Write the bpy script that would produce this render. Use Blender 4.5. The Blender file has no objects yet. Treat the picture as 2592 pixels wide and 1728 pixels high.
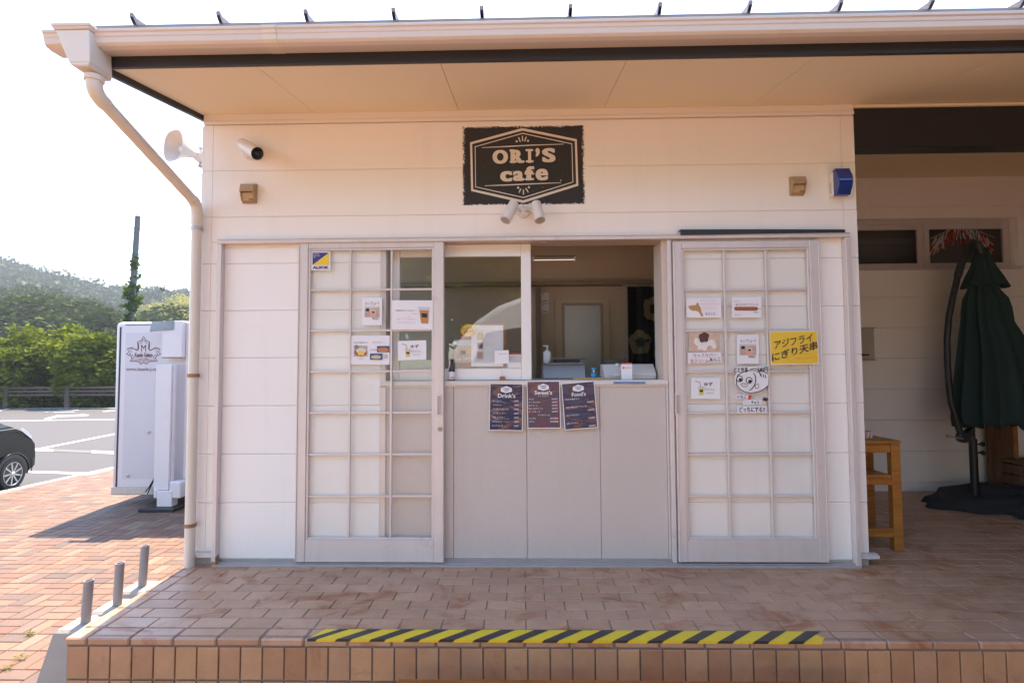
import bpy, bmesh, math, random
from mathutils import Vector, Matrix, noise
random.seed(7)
sc = bpy.context.scene
COL = sc.collection
# ------------------------------------------------------------------ camera
CAM = Vector((0.0, -3.3222, 1.2281))
YAW, PITCH, ROLL = 0.0211, 0.0456, -0.0058
FPX, IW, IH = 1335.0, 2592.0, 1728.0
_f = Vector((-math.sin(YAW)*math.cos(PITCH), math.cos(YAW)*math.cos(PITCH), math.sin(PITCH)))
_r0 = Vector((math.cos(YAW), math.sin(YAW), 0)); _u0 = _r0.cross(_f)
_r = _r0*math.cos(ROLL) + _u0*math.sin(ROLL); _u = _u0*math.cos(ROLL) - _r0*math.sin(ROLL)
cd = bpy.data.cameras.new('camera'); cam = bpy.data.objects.new('camera', cd); COL.objects.link(cam)
m = Matrix((( _r.x,_u.x,-_f.x,CAM.x),(_r.y,_u.y,-_f.y,CAM.y),(_r.z,_u.z,-_f.z,CAM.z),(0,0,0,1)))
cam.matrix_world = m
cd.sensor_width = 36; cd.lens = FPX/IW*36; cd.clip_start = 0.05; cd.clip_end = 3000
sc.camera = cam
# ------------------------------------------------------------------ sky, sun, exposure
SUN_EL, SUN_AZ = math.radians(61.0), math.radians(-5.0)      # azimuth measured from +y towards +x
w = bpy.data.worlds.new('World'); sc.world = w; w.use_nodes = True
nt = w.node_tree; nt.nodes.clear()
sky = nt.nodes.new('ShaderNodeTexSky'); sky.sky_type = 'NISHITA'; sky.sun_disc = False
sky.sun_elevation = SUN_EL; sky.sun_rotation = SUN_AZ; sky.air_density = 1.0; sky.dust_density = 0.6; sky.ozone_density = 1.0
bg = nt.nodes.new('ShaderNodeBackground'); bg.inputs['Strength'].default_value = 0.14
wo = nt.nodes.new('ShaderNodeOutputWorld')
nt.links.new(sky.outputs[0], bg.inputs[0]); nt.links.new(bg.outputs[0], wo.inputs[0])
sl = bpy.data.lights.new('sun', 'SUN'); sl.energy = 3.3; sl.angle = math.radians(0.53); sl.color = (1.0, 0.83, 0.64)
so = bpy.data.objects.new('sun', sl); COL.objects.link(so)
sdir = Vector((math.sin(SUN_AZ)*math.cos(SUN_EL), math.cos(SUN_AZ)*math.cos(SUN_EL), math.sin(SUN_EL)))
so.rotation_euler = sdir.to_track_quat('Z', 'Y').to_euler(); so.location = sdir*60
sc.view_settings.view_transform = 'Standard'; sc.view_settings.look = 'None'
sc.view_settings.exposure = 2.3; sc.view_settings.gamma = 1.0; sc.view_settings.use_curve_mapping = False
sc.render.engine = 'CYCLES'; sc.cycles.use_denoising = True
sc.cycles.max_bounces = 8; sc.cycles.diffuse_bounces = 5; sc.cycles.glossy_bounces = 4
sc.cycles.transparent_max_bounces = 16; sc.cycles.transmission_bounces = 6
sc.cycles.sample_clamp_indirect = 8.0; sc.cycles.caustics_reflective = False; sc.cycles.caustics_refractive = False

# ------------------------------------------------------------------ helpers
K = IW/2352.0
def ray(u, v): return _f + _r*((u-IW/2)/FPX) - _u*((v-IH/2)/FPX)
def at(u, v, ax, val):                    # photograph pixel (2592 wide) on the plane ax = val
    d = ray(u, v); t = (val-CAM[ax])/d[ax]; return CAM + d*t
def dt(u, v, ax, val): return at(u*K, v*K, ax, val)     # the same in 2352-wide pixels
def rect(u0, v0, u1, v1, y, s=K):         # -> x0,x1,z0,z1 on the plane y
    um, vm = (u0+u1)/2*s, (v0+v1)/2*s
    return (at(u0*s, vm, 1, y).x, at(u1*s, vm, 1, y).x, at(um, v1*s, 1, y).z, at(um, v0*s, 1, y).z)

class G:
    def __init__(s): s.v = []; s.f = []; s.t = []
    def quad(s, a, b, c, d):
        n = len(s.v); s.v += [tuple(a), tuple(b), tuple(c), tuple(d)]; s.f.append((n, n+1, n+2, n+3)); return s
    def box(s, x0, x1, y0, y1, z0, z1):
        n = len(s.v)
        s.v += [(x0,y0,z0),(x1,y0,z0),(x1,y1,z0),(x0,y1,z0),(x0,y0,z1),(x1,y0,z1),(x1,y1,z1),(x0,y1,z1)]
        for q in ((0,3,2,1),(4,5,6,7),(0,1,5,4),(1,2,6,5),(2,3,7,6),(3,0,4,7)): s.f.append(tuple(n+i for i in q))
        return s
    def cbox(s, x0, x1, y0, y1, z0, z1, c):           # box with chamfered edges
        n = len(s.v); idx = {}
        for i in range(8):
            sx, sy, sz = i & 1, i >> 1 & 1, i >> 2 & 1
            X, Y, Zz = (x0, x1)[sx], (y0, y1)[sy], (z0, z1)[sz]
            dx, dy, dz = (c, -c)[sx], (c, -c)[sy], (c, -c)[sz]
            for a, p in (('x', (X, Y+dy, Zz+dz)), ('y', (X+dx, Y, Zz+dz)), ('z', (X+dx, Y+dy, Zz))):
                idx[(i, a)] = len(s.v); s.v.append(p)
        F = lambda *k: s.f.append(tuple(idx[q] for q in k))
        F((0,'x'),(4,'x'),(6,'x'),(2,'x')); F((1,'x'),(3,'x'),(7,'x'),(5,'x'))
        F((0,'y'),(1,'y'),(5,'y'),(4,'y')); F((2,'y'),(6,'y'),(7,'y'),(3,'y'))
        F((0,'z'),(2,'z'),(3,'z'),(1,'z')); F((4,'z'),(5,'z'),(7,'z'),(6,'z'))
        for a, b, p, q in ((0,1,'y','z'),(2,3,'y','z'),(4,5,'y','z'),(6,7,'y','z'),(0,2,'x','z'),(1,3,'x','z'),(4,6,'x','z'),(5,7,'x','z'),
                           (0,4,'x','y'),(1,5,'x','y'),(2,6,'x','y'),(3,7,'x','y')): F((a,p),(b,p),(b,q),(a,q))
        for i in range(8): F((i,'x'),(i,'y'),(i,'z'))
        return s
    def prism(s, pts, y0, y1):                        # polygon in x,z extruded along y
        n = len(s.v); k = len(pts)
        s.v += [(x, y0, z) for x, z in pts] + [(x, y1, z) for x, z in pts]
        s.f.append(tuple(range(n, n+k))); s.f.append(tuple(range(n+2*k-1, n+k-1, -1)))
        for i in range(k): j = (i+1) % k; s.f.append((n+i, n+k+i, n+k+j, n+j))
        return s
    def extrude_x(s, pts, x0, x1):                    # polygon in y,z extruded along x
        n = len(s.v); k = len(pts)
        s.v += [(x0, y, z) for y, z in pts] + [(x1, y, z) for y, z in pts]
        s.f.append(tuple(range(n, n+k))); s.f.append(tuple(range(n+2*k-1, n+k-1, -1)))
        for i in range(k): j = (i+1) % k; s.f.append((n+i, n+k+i, n+k+j, n+j))
        return s
    def tube(s, path, rad, seg=12, caps=True):
        P = [Vector(p) for p in path]; R = rad if isinstance(rad, (list, tuple)) else [rad]*len(P)
        n = len(s.v); k = len(P); ref = None
        for i in range(k):
            t = (P[min(i+1, k-1)]-P[max(i-1, 0)]).normalized()
            if ref is None:
                ref = Vector((0,0,1)) if abs(t.z) < .9 else Vector((1,0,0))
            a = (ref-t*ref.dot(t)).normalized(); b = t.cross(a); ref = a
            for j in range(seg):
                q = 2*math.pi*j/seg; s.v.append(tuple(P[i]+a*(math.cos(q)*R[i])+b*(math.sin(q)*R[i])))
        for i in range(k-1):
            for j in range(seg):
                j2 = (j+1) % seg; s.f.append((n+i*seg+j, n+i*seg+j2, n+(i+1)*seg+j2, n+(i+1)*seg+j))
        if caps: s.f.append(tuple(range(n+seg-1, n-1, -1))); s.f.append(tuple(range(n+(k-1)*seg, n+k*seg)))
        return s
    def bar(s, a, b, w, h, up=(0,0,1)):               # rectangular bar from a to b
        a, b = Vector(a), Vector(b); t = (b-a).normalized(); side = t.cross(Vector(up)).normalized(); uu = side.cross(t)
        n = len(s.v)
        for p in (a, b):
            for i, j in ((-1,-1),(1,-1),(1,1),(-1,1)): s.v.append(tuple(p+side*(i*w/2)+uu*(j*h/2)))
        for q in ((0,1,2,3),(7,6,5,4),(0,4,5,1),(1,5,6,2),(2,6,7,3),(3,7,4,0)): s.f.append(tuple(n+i for i in q))
        return s
    def ball(s, c, rx, ry, rz, nu=12, nv=8):
        n = len(s.v)
        for i in range(nv+1):
            t = math.pi*i/nv
            for j in range(nu):
                q = 2*math.pi*j/nu; s.v.append((c[0]+rx*math.sin(t)*math.cos(q), c[1]+ry*math.sin(t)*math.sin(q), c[2]+rz*math.cos(t)))
        for i in range(nv):
            for j in range(nu):
                j2 = (j+1) % nu; s.f.append((n+i*nu+j, n+(i+1)*nu+j, n+(i+1)*nu+j2, n+i*nu+j2))
        return s
    def lathe(s, prof, c=(0,0,0), seg=20, axis='z'):
        n = len(s.v); k = len(prof)
        for r, h in prof:
            for j in range(seg):
                q = 2*math.pi*j/seg; a, b = r*math.cos(q), r*math.sin(q)
                s.v.append((c[0]+a, c[1]+b, c[2]+h) if axis == 'z' else (c[0]+a, c[1]+h, c[2]+b))
        for i in range(k-1):
            for j in range(seg):
                j2 = (j+1) % seg; s.f.append((n+i*seg+j, n+i*seg+j2, n+(i+1)*seg+j2, n+(i+1)*seg+j))
        s.f.append(tuple(range(n+seg-1, n-1, -1))); s.f.append(tuple(range(n+(k-1)*seg, n+k*seg)))
        return s

WLOC = {}
def put(o, parent=None):
    COL.objects.link(o)
    if parent is not None:
        o.parent = parent; o.matrix_parent_inverse = Matrix.Translation(-WLOC.get(parent.name, Vector((0,0,0))))
    WLOC[o.name] = Vector(o.location)
    return o
def mesh(name, g, smooth=False):
    me = bpy.data.meshes.new(name); me.from_pydata(g.v, [], g.f); me.update()
    bm = bmesh.new(); bm.from_mesh(me); bmesh.ops.recalc_face_normals(bm, faces=bm.faces); bm.to_mesh(me); bm.free()
    if smooth:
        me.polygons.foreach_set('use_smooth', [True]*len(me.polygons))
        try: me.set_sharp_from_angle(angle=math.radians(40))
        except Exception: pass
    return me
def ob(name, g, mat, parent=None, smooth=False, bevel=0, seg=2, fix=True):
    if fix: me = mesh(name, g, smooth)
    else:
        me = bpy.data.meshes.new(name); me.from_pydata(g.v, [], g.f); me.update()
    if mat: me.materials.append(mat)
    o = bpy.data.objects.new(name, me); put(o, parent)
    if bevel:
        b = o.modifiers.new('bevel', 'BEVEL'); b.width = bevel; b.segments = seg; b.limit_method = 'ANGLE'; b.angle_limit = math.radians(35)
        if smooth or seg > 1:
            me.polygons.foreach_set('use_smooth', [True]*len(me.polygons))
            try: me.set_sharp_from_angle(angle=math.radians(40))
            except Exception: pass
    return o
def tag(o, label, cat, group=None):
    o['label'] = label; o['category'] = cat
    if group: o['group'] = group
    return o
def thing(name, label, cat, loc, group=None):
    e = bpy.data.objects.new(name, None); e.location = loc; e.empty_display_size = .1
    put(e); return tag(e, label, cat, group)
def node(name, parent, loc=None):                     # an Empty part that holds sub-parts
    e = bpy.data.objects.new(name, None); e.empty_display_size = .1
    COL.objects.link(e); e.parent = parent; e.matrix_parent_inverse = Matrix.Translation(-WLOC[parent.name])
    if loc: e.location = loc
    WLOC[e.name] = Vector(e.location); return e
def structure(o): o['kind'] = 'structure'; return o
def stuff(o): o['kind'] = 'stuff'; return o
def inst(name, me, parent, loc, rot=(0,0,0), scale=(1,1,1)):
    o = bpy.data.objects.new(name, me); o.location = loc; o.rotation_euler = rot; o.scale = scale
    put(o, parent); return o

# ------------------------------------------------------------------ materials
def lin(h):
    h = h.lstrip('#'); c = [int(h[i:i+2], 16)/255 for i in (0, 2, 4)]
    return tuple(x/12.92 if x <= .04045 else ((x+.055)/1.055)**2.4 for x in c)
def N(nt, t, **kw):
    n = nt.nodes.new('ShaderNode'+t)
    for k, v in kw.items():
        if k in n.inputs: n.inputs[k].default_value = v
        else: setattr(n, k, v)
    return n
def mixc(nt, fac, a, b, mode='MIX'):
    n = nt.nodes.new('ShaderNodeMix'); n.data_type = 'RGBA'; n.blend_type = mode
    for k, v in ((0, fac), (6, a), (7, b)):
        if hasattr(v, 'is_linked') or hasattr(v, 'links'): nt.links.new(v, n.inputs[k])
        else: n.inputs[k].default_value = v if k == 0 else (*v[:3], 1)
    return n.outputs[2]
def ramp(nt, fac, stops):
    n = nt.nodes.new('ShaderNodeValToRGB'); nt.links.new(fac, n.inputs[0]); e = n.color_ramp.elements
    while len(e) < len(stops): e.new(.5)
    for i, (p, c) in enumerate(stops):
        e[i].position = p; e[i].color = (*c[:3], 1) if hasattr(c, '__len__') else (c, c, c, 1)
    return n.outputs[0]
def newmat(name):
    ma = bpy.data.materials.new(name); ma.use_nodes = True; nt = ma.node_tree
    return ma, nt, nt.nodes['Principled BSDF']
def M(name, col, rough=.6, metal=0.0, var=.06, vs=3.0, bump=0.0, bs=60.0, spec=.5, stain=None, coat=0.0):
    ma, nt, b = newmat(name); c = lin(col) if isinstance(col, str) else col
    b.inputs['Roughness'].default_value = rough; b.inputs['Metallic'].default_value = metal; b.inputs['Specular IOR Level'].default_value = spec
    if coat: b.inputs['Coat Weight'].default_value = coat
    tc = N(nt, 'TexCoord')
    n1 = N(nt, 'TexNoise', Scale=vs, Detail=6.0, Roughness=.6); nt.links.new(tc.outputs['Object'], n1.inputs[0])
    out = mixc(nt, n1.outputs[0], tuple(x*(1-var) for x in c), tuple(min(1, x*(1+var)) for x in c))
    if stain:
        sc_, th, scol, amt = stain
        n2 = N(nt, 'TexNoise', Scale=sc_, Detail=8.0, Roughness=.65, Distortion=.4); nt.links.new(tc.outputs['Object'], n2.inputs[0])
        fa = ramp(nt, n2.outputs[0], [(th, 0.0), (min(1, th+.18), amt)])
        out = mixc(nt, fa, out, lin(scol) if isinstance(scol, str) else scol)
    nt.links.new(out, b.inputs['Base Color'])
    if bump:
        n3 = N(nt, 'TexNoise', Scale=bs, Detail=4.0); nt.links.new(tc.outputs['Object'], n3.inputs[0])
        bp = N(nt, 'Bump', Strength=bump, Distance=.004); nt.links.new(n3.outputs[0], bp.inputs['Height']); nt.links.new(bp.outputs[0], b.inputs['Normal'])
    return ma
def tile_mat(name, stops, src, rough=.55, stain=None, bump=.25):
    """fired clay: tone picked per tile (object random or the tone attribute), mottling and rust stains in world space"""
    ma, nt, b = newmat(name); b.inputs['Roughness'].default_value = rough
    if src == 'obj': f = N(nt, 'ObjectInfo').outputs['Random']
    else: a = N(nt, 'Attribute'); a.attribute_name = 'tone'; f = a.outputs['Fac']
    base = ramp(nt, f, stops)
    geo = N(nt, 'NewGeometry')
    n1 = N(nt, 'TexNoise', Scale=9.0, Detail=7.0, Roughness=.7); nt.links.new(geo.outputs['Position'], n1.inputs[0])
    mot = ramp(nt, n1.outputs[0], [(.3, (.72,.72,.74)), (.7, (1.2,1.16,1.12))])
    c = mixc(nt, .55, base, mot, 'MULTIPLY')
    if stain:
        s, th, col, amt = stain
        mp = N(nt, 'Mapping'); mp.inputs['Scale'].default_value = (1, 1.6, 1); nt.links.new(geo.outputs['Position'], mp.inputs[0])
        n2 = N(nt, 'TexNoise', Scale=s, Detail=8.0, Roughness=.72, Distortion=.8); nt.links.new(mp.outputs[0], n2.inputs[0])
        fa = ramp(nt, n2.outputs[0], [(th, 0.0), (th+.14, amt)]); c = mixc(nt, fa, c, lin(col))
        n4 = N(nt, 'TexNoise', Scale=1.3, Detail=5.0); nt.links.new(geo.outputs['Position'], n4.inputs[0])
        c = mixc(nt, ramp(nt, n4.outputs[0], [(.5, 0.0), (.8, .3)]), c, lin('#8a6a52'))
    nt.links.new(c, b.inputs['Base Color'])
    n3 = N(nt, 'TexNoise', Scale=120.0, Detail=3.0); nt.links.new(geo.outputs['Position'], n3.inputs[0])
    bp = N(nt, 'Bump', Strength=bump, Distance=.002); nt.links.new(n3.outputs[0], bp.inputs['Height']); nt.links.new(bp.outputs[0], b.inputs['Normal'])
    return ma
def leaf_mat(name, dark, light, trans=.35, scale=1.2, rnd=.45):
    ma = bpy.data.materials.new(name); ma.use_nodes = True; nt = ma.node_tree; nt.nodes.clear()
    o = N(nt, 'OutputMaterial'); geo = N(nt, 'NewGeometry')
    n1 = N(nt, 'TexNoise', Scale=scale, Detail=3.0); nt.links.new(geo.outputs['Position'], n1.inputs[0])
    c1 = ramp(nt, n1.outputs[0], [(.35, lin(dark)), (.65, lin(light))])
    c2 = mixc(nt, geo.outputs['Random Per Island'], tuple(x*.65 for x in lin(light)), tuple(min(1, x*1.25) for x in lin(light)))
    c = mixc(nt, rnd, c1, c2)
    d = N(nt, 'BsdfDiffuse'); t = N(nt, 'BsdfTranslucent'); g = N(nt, 'BsdfGlossy', Roughness=.5); g.inputs[0].default_value = (.5,.55,.35,1)
    nt.links.new(c, d.inputs[0]); ct = mixc(nt, 1.0, c, (1.25, 1.2, .55), 'MULTIPLY'); nt.links.new(ct, t.inputs[0])
    m1 = N(nt, 'MixShader'); m1.inputs[0].default_value = trans; nt.links.new(d.outputs[0], m1.inputs[1]); nt.links.new(t.outputs[0], m1.inputs[2])
    m2 = N(nt, 'MixShader'); m2.inputs[0].default_value = .03; nt.links.new(m1.outputs[0], m2.inputs[1]); nt.links.new(g.outputs[0], m2.inputs[2])
    nt.links.new(m2.outputs[0], o.inputs[0]); return ma
def glass_mat(name, milk=0.0, milkcol=(.8,.82,.8), tint=(.95,.97,.96), rough=0.0, refl=1.0):
    ma = bpy.data.materials.new(name); ma.use_nodes = True; nt = ma.node_tree; nt.nodes.clear()
    o = N(nt, 'OutputMaterial'); tr = N(nt, 'BsdfTransparent'); tr.inputs[0].default_value = (*tint, 1)
    gl = N(nt, 'BsdfGlossy', Roughness=rough); lw = N(nt, 'LayerWeight'); pw = N(nt, 'Math', operation='POWER'); nt.links.new(lw.outputs['Facing'], pw.inputs[0]); pw.inputs[1].default_value = 5.0
    fr = N(nt, 'Math', operation='MULTIPLY_ADD'); nt.links.new(pw.outputs[0], fr.inputs[0]); fr.inputs[1].default_value = .8; fr.inputs[2].default_value = .04
    cur = tr.outputs[0]
    if milk:
        d = N(nt, 'BsdfDiffuse'); d.inputs[0].default_value = (*milkcol, 1)
        t2 = N(nt, 'BsdfTranslucent'); t2.inputs[0].default_value = (*milkcol, 1)
        md = N(nt, 'MixShader'); md.inputs[0].default_value = .4; nt.links.new(d.outputs[0], md.inputs[1]); nt.links.new(t2.outputs[0], md.inputs[2])
        mm = N(nt, 'MixShader'); mm.inputs[0].default_value = milk; nt.links.new(cur, mm.inputs[1]); nt.links.new(md.outputs[0], mm.inputs[2]); cur = mm.outputs[0]
    mu = N(nt, 'Math', operation='MULTIPLY'); nt.links.new(fr.outputs[0], mu.inputs[0]); mu.inputs[1].default_value = refl
    m2 = N(nt, 'MixShader'); nt.links.new(mu.outputs[0], m2.inputs[0]); nt.links.new(cur, m2.inputs[1]); nt.links.new(gl.outputs[0], m2.inputs[2])
    nt.links.new(m2.outputs[0], o.inputs[0]); return ma
def wood_mat(name, a, b_, rough=.5, scale=(1, 14, 14)):
    ma, nt, b = newmat(name); b.inputs['Roughness'].default_value = rough
    tc = N(nt, 'TexCoord'); mp = N(nt, 'Mapping'); mp.inputs['Scale'].default_value = scale; nt.links.new(tc.outputs['Object'], mp.inputs[0])
    n1 = N(nt, 'TexNoise', Scale=4.0, Detail=8.0, Roughness=.65, Distortion=.6); nt.links.new(mp.outputs[0], n1.inputs[0])
    nt.links.new(ramp(nt, n1.outputs[0], [(.3, lin(a)), (.7, lin(b_))]), b.inputs['Base Color']); return ma

m_siding = M('siding paint', (.86,.81,.765), .55, var=.03, vs=1.5, bump=.25, bs=220, stain=(2.2,.63,(.62,.58,.52),.3))
def streaks(ma, amt, col, sx=9.0, sz=.55):            # rain streaks and grime, in world space
    nt = ma.node_tree; b = nt.nodes['Principled BSDF']; src = b.inputs['Base Color'].links[0].from_socket
    g = N(nt, 'NewGeometry'); mp = N(nt, 'Mapping'); mp.inputs['Scale'].default_value = (sx, sx, sz); nt.links.new(g.outputs['Position'], mp.inputs[0])
    n = N(nt, 'TexNoise', Scale=1.0, Detail=9.0, Roughness=.7); nt.links.new(mp.outputs[0], n.inputs[0])
    nt.links.new(mixc(nt, ramp(nt, n.outputs[0], [(.52, 0.0), (.78, amt)]), src, col), b.inputs['Base Color'])
streaks(m_siding, .16, (.60,.53,.47))
m_soffit = M('soffit board', (.86,.75,.55), .75, var=.04, vs=1.2, bump=.12, bs=300, stain=(3,.66,(.6,.5,.4),.3))
m_trim = M('trim paint', (.80,.75,.70), .5, var=.03)
m_gutter = M('gutter pvc', (.66,.585,.535), .38, var=.05, vs=2, stain=(5,.62,(.45,.36,.28),.4))
m_pipe = M('downpipe pvc', (.70,.62,.53), .42, var=.05, vs=2)
m_brown = M('dark brown steel', (.014,.010,.010), .45, var=.2)
m_roof = M('roof steel', (.27,.235,.225), .45, var=.25, vs=6)
m_alu = M('anodised aluminium', (.68,.60,.57), .42, metal=.2, var=.07, vs=4, stain=(9,.62,(.36,.30,.27),.55))
m_alud = M('dark aluminium', (.40,.35,.33), .5, metal=.15, var=.12, vs=8)  # darker grey aluminium, shared by tracks, grates and screws
m_white = M('white painted wood', (.80,.77,.74), .4, var=.02)
m_panel = M('counter board', (.58,.50,.45), .55, var=.05, vs=2, bump=.6, bs=90, stain=(5,.62,(.44,.37,.33),.4))
streaks(m_panel, .2, (.45,.38,.33), 7.0, .7); streaks(m_alu, .3, (.42,.35,.31), 14.0, 1.2)
m_sill = M('counter edge', (.66,.60,.55), .4, var=.03)
m_conc = M('concrete', (.40,.37,.34), .85, var=.16, vs=7, bump=.5, bs=60, stain=(4,.58,(.25,.22,.2),.5))
m_concl = M('pale concrete', (.36,.325,.29), .85, var=.1, vs=7, bump=.4, bs=80, stain=(6,.6,(.42,.37,.32),.5))
m_mortar = M('mortar', (.17,.14,.125), .9, var=.35, vs=11, bump=.4, bs=90)
m_mortard = M('deck grout', (.22,.18,.16), .9, var=.5, vs=7, bump=.4, bs=90)
STB = [(0,(.14,.067,.042)),(.2,(.175,.088,.054)),(.4,(.12,.074,.058)),(.55,(.19,.108,.067)),(.75,(.095,.063,.053)),(.9,(.205,.138,.092)),(1,(.16,.078,.046))]
m_brick = tile_mat('paving brick', STB, 'obj', .75)
m_brickj = tile_mat('paving brick far', STB, 'attr', .75)
STT = [(0,(.42,.235,.14)),(.3,(.49,.285,.175)),(.6,(.45,.265,.17)),(.85,(.40,.22,.125)),(1,(.51,.31,.19))]
m_tile = tile_mat('deck tile', STT, 'obj', .42, stain=(3.2,.53,'#8a4418',.85))
m_tilej = tile_mat('deck tile far', STT, 'attr', .42, stain=(3.2,.53,'#8a4418',.85))
STR = [(0,(.39,.195,.10)),(.35,(.47,.26,.135)),(.7,(.43,.235,.13)),(1,(.36,.17,.085))]
m_riser = tile_mat('riser tile', STR, 'obj', .5, stain=(4.5,.6,'#6e3a1c',.6))
m_asph = M('asphalt', (.066,.062,.062), .9, var=.14, vs=40, bump=.6, bs=160, stain=(.6,.6,(.085,.08,.078),.4))
m_paint = M('road paint', (.78,.77,.74), .7, var=.06, vs=12)
m_black = M('black plastic', (.018,.018,.02), .45, var=.1)
m_blackm = M('black fabric', (.016,.016,.019), .9, var=.3, vs=9, bump=.5, bs=30)
m_grey = M('grey pvc', (.20,.19,.20), .5, var=.08)
m_steel = M('stainless steel', (.55,.56,.57), .28, metal=1, var=.06)
m_galv = M('galvanised steel', (.50,.49,.47), .5, metal=.7, var=.15, vs=20)
m_rust = M('rusty steel', (.34,.19,.10), .7, metal=.3, var=.4, vs=25)
m_red = M('red print', (.62,.06,.05), .5); m_paper = M('white paper', (.80,.77,.78), .7, var=.02, vs=5)
m_ink = M('black ink', (.02,.017,.02), .6, var=.1); m_greyink = M('grey ink', (.26,.23,.24), .7); m_pinkink = M('pink ink', (.66,.22,.2), .7)
m_softink = M('faint ink', (.42,.36,.36), .7)

# ------------------------------------------------------------------ text and flat print
_fc = bpy.data.curves.new('type', 'FONT'); _fo = bpy.data.objects.new('type', _fc); COL.objects.link(_fo)
def text_geo(body, bold=0.0, res=2, shear=0.0):
    _fc.body = body; _fc.offset = bold; _fc.resolution_u = res; _fc.size = 1; _fc.shear = shear
    dg = bpy.context.evaluated_depsgraph_get(); dg.update()
    me = bpy.data.meshes.new_from_object(_fo.evaluated_get(dg))
    v = [(a.co.x, a.co.y) for a in me.vertices]; f = [tuple(p.vertices) for p in me.polygons]
    bpy.data.meshes.remove(me); return v, f
class Print:
    """a flat printed sheet standing in a plane; local u to the right, v down, both 0..1"""
    def __init__(s, name, label, cat, quad, y, mat=None, thick=.0012, px=1.0, group=None, bend=0.0, lean=0.0, kind='thing', parent=None):
        c = [at(u*px, v*px, 1, y) for u, v in quad]          # tl tr br bl
        s.o = c[0]; s.ex = (c[1]-c[0]+c[2]-c[3])/2; s.ez = (c[3]-c[0]+c[2]-c[1])/2; s.y = y; s.k = 0
        s.asp = s.ex.length/s.ez.length; s.group = group
        base = c[3]*.5+c[2]*.5
        if parent is None: s.t = thing(name, label, cat, base, group)
        else: s.t = node(name, parent)
        s.bend = bend if bend or not mat or kind != 'thing' else random.uniform(.0015,.005)*min(1, s.ez.length/.1); s.twist = random.uniform(-.3,.5)
        if mat: s.sheet('sheet', 0, 0, 1, 1, 0.0, mat)
    def sheet(s, name, u0, v0, u1, v1, lift, mat, n=8):        # paper that lifts a little off the glass towards its foot
        g = G()
        for i in range(n+1):
            v = v0+(v1-v0)*i/n; g.v += [tuple(s.P(u0,v,lift)), tuple(s.P(u1,v,lift))]
        for i in range(n): g.f.append((2*i,2*i+1,2*i+3,2*i+2))
        o = ob(name, g, mat, s.t)
        if not lift: sm = o.modifiers.new('paper','SOLIDIFY'); sm.thickness = .0004; sm.offset = 0
        return o
    def P(s, u, v, lift=0.0):
        q = s.o+s.ex*u+s.ez*v; q.y = s.y-lift-s.bend*max(0,v)**2*(1+s.twist*u); return q
    def lift(s): s.k += 1; return .0006+.00035*s.k
    def geo(s, name, polys, mat, solid=True):
        L = s.lift(); g = G()
        for pts in polys:
            n = len(g.v); g.v += [tuple(s.P(u, v, L)) for u, v in pts]; g.f.append(tuple(range(n, n+len(pts))))
            L += .00004
        return ob(name, g, mat, s.t)
    def rect(s, name, u0, v0, u1, v1, mat): return s.geo(name, [[(u0,v0),(u1,v0),(u1,v1),(u0,v1)]], mat)
    def poly(s, name, pts, mat): return s.geo(name, [pts], mat)
    def disc(s, name, cu, cv, r, mat, sq=1.0, n=20, rot=0.0):      # r in fractions of the width
        pts = []
        for i in range(n):
            q = 2*math.pi*i/n; a, b = math.cos(q)*r, math.sin(q)*r*sq
            pts.append((cu+a*math.cos(rot)-b*math.sin(rot), cv+(a*math.sin(rot)+b*math.cos(rot))*s.asp))
        return s.geo(name, [pts], mat)
    def line(s, name, pts, wd, mat, closed=False, taper=False):
        L = [(u*s.asp, v) for u, v in pts]; wd = wd*s.asp; polys = []
        n = len(L); rng = range(n if closed else n-1)
        left = []; right = []
        for i in range(n):
            a = L[(i-1) % n] if (closed or i > 0) else L[i]; b = L[(i+1) % n] if (closed or i < n-1) else L[i]
            d = Vector((b[0]-a[0], b[1]-a[1]));
            if d.length < 1e-9: d = Vector((1, 0))
            d.normalize(); nn = Vector((-d.y, d.x)); ww = wd/2
            if taper: ww *= .25+.75*math.sin(math.pi*(i+.3)/(n-.4))
            left.append((L[i][0]+nn.x*ww, L[i][1]+nn.y*ww)); right.append((L[i][0]-nn.x*ww, L[i][1]-nn.y*ww))
        for i in rng:
            j = (i+1) % n; polys.append([(p[0]/s.asp, p[1]) for p in (left[i], left[j], right[j], right[i])])
        Lf = s.lift(); g = G()
        for pts_ in polys: g.v += [tuple(s.P(u, v, Lf)) for u, v in pts_]; k = len(g.v); g.f.append((k-4, k-3, k-2, k-1))
        return ob(name, g, mat, s.t)
    def text(s, body, u0, v0, u1, v1, mat, bold=0.0, name='lettering', keep=False, skew=0.0, res=2):
        v, f = text_geo(body, bold, res)
        if not v: return
        xa, xb = min(p[0] for p in v), max(p[0] for p in v); ya, yb = min(p[1] for p in v), max(p[1] for p in v)
        L = s.lift(); g = G()
        for x, yv in v:
            a = (x-xa)/max(1e-6, xb-xa); b = (yb-yv)/max(1e-6, yb-ya)
            g.v.append(tuple(s.P(u0+(u1-u0)*a, v0+(v1-v0)*b+skew*a, L)))
        g.f = f; return ob(name, g, mat, s.t)
# ================================================================== THE SETTING
GZ, PZ = -0.5, -0.6                       # brick pavement, car park
gr = G(); gr.quad((-1500,-400,PZ-.02),(1200,-400,PZ-.02),(1200,1500,PZ-.02),(-1500,1500,PZ-.02))
structure(ob('ground', gr, M('ground earth', (.10,.105,.05), .95, var=.3, vs=.2)))
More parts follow.
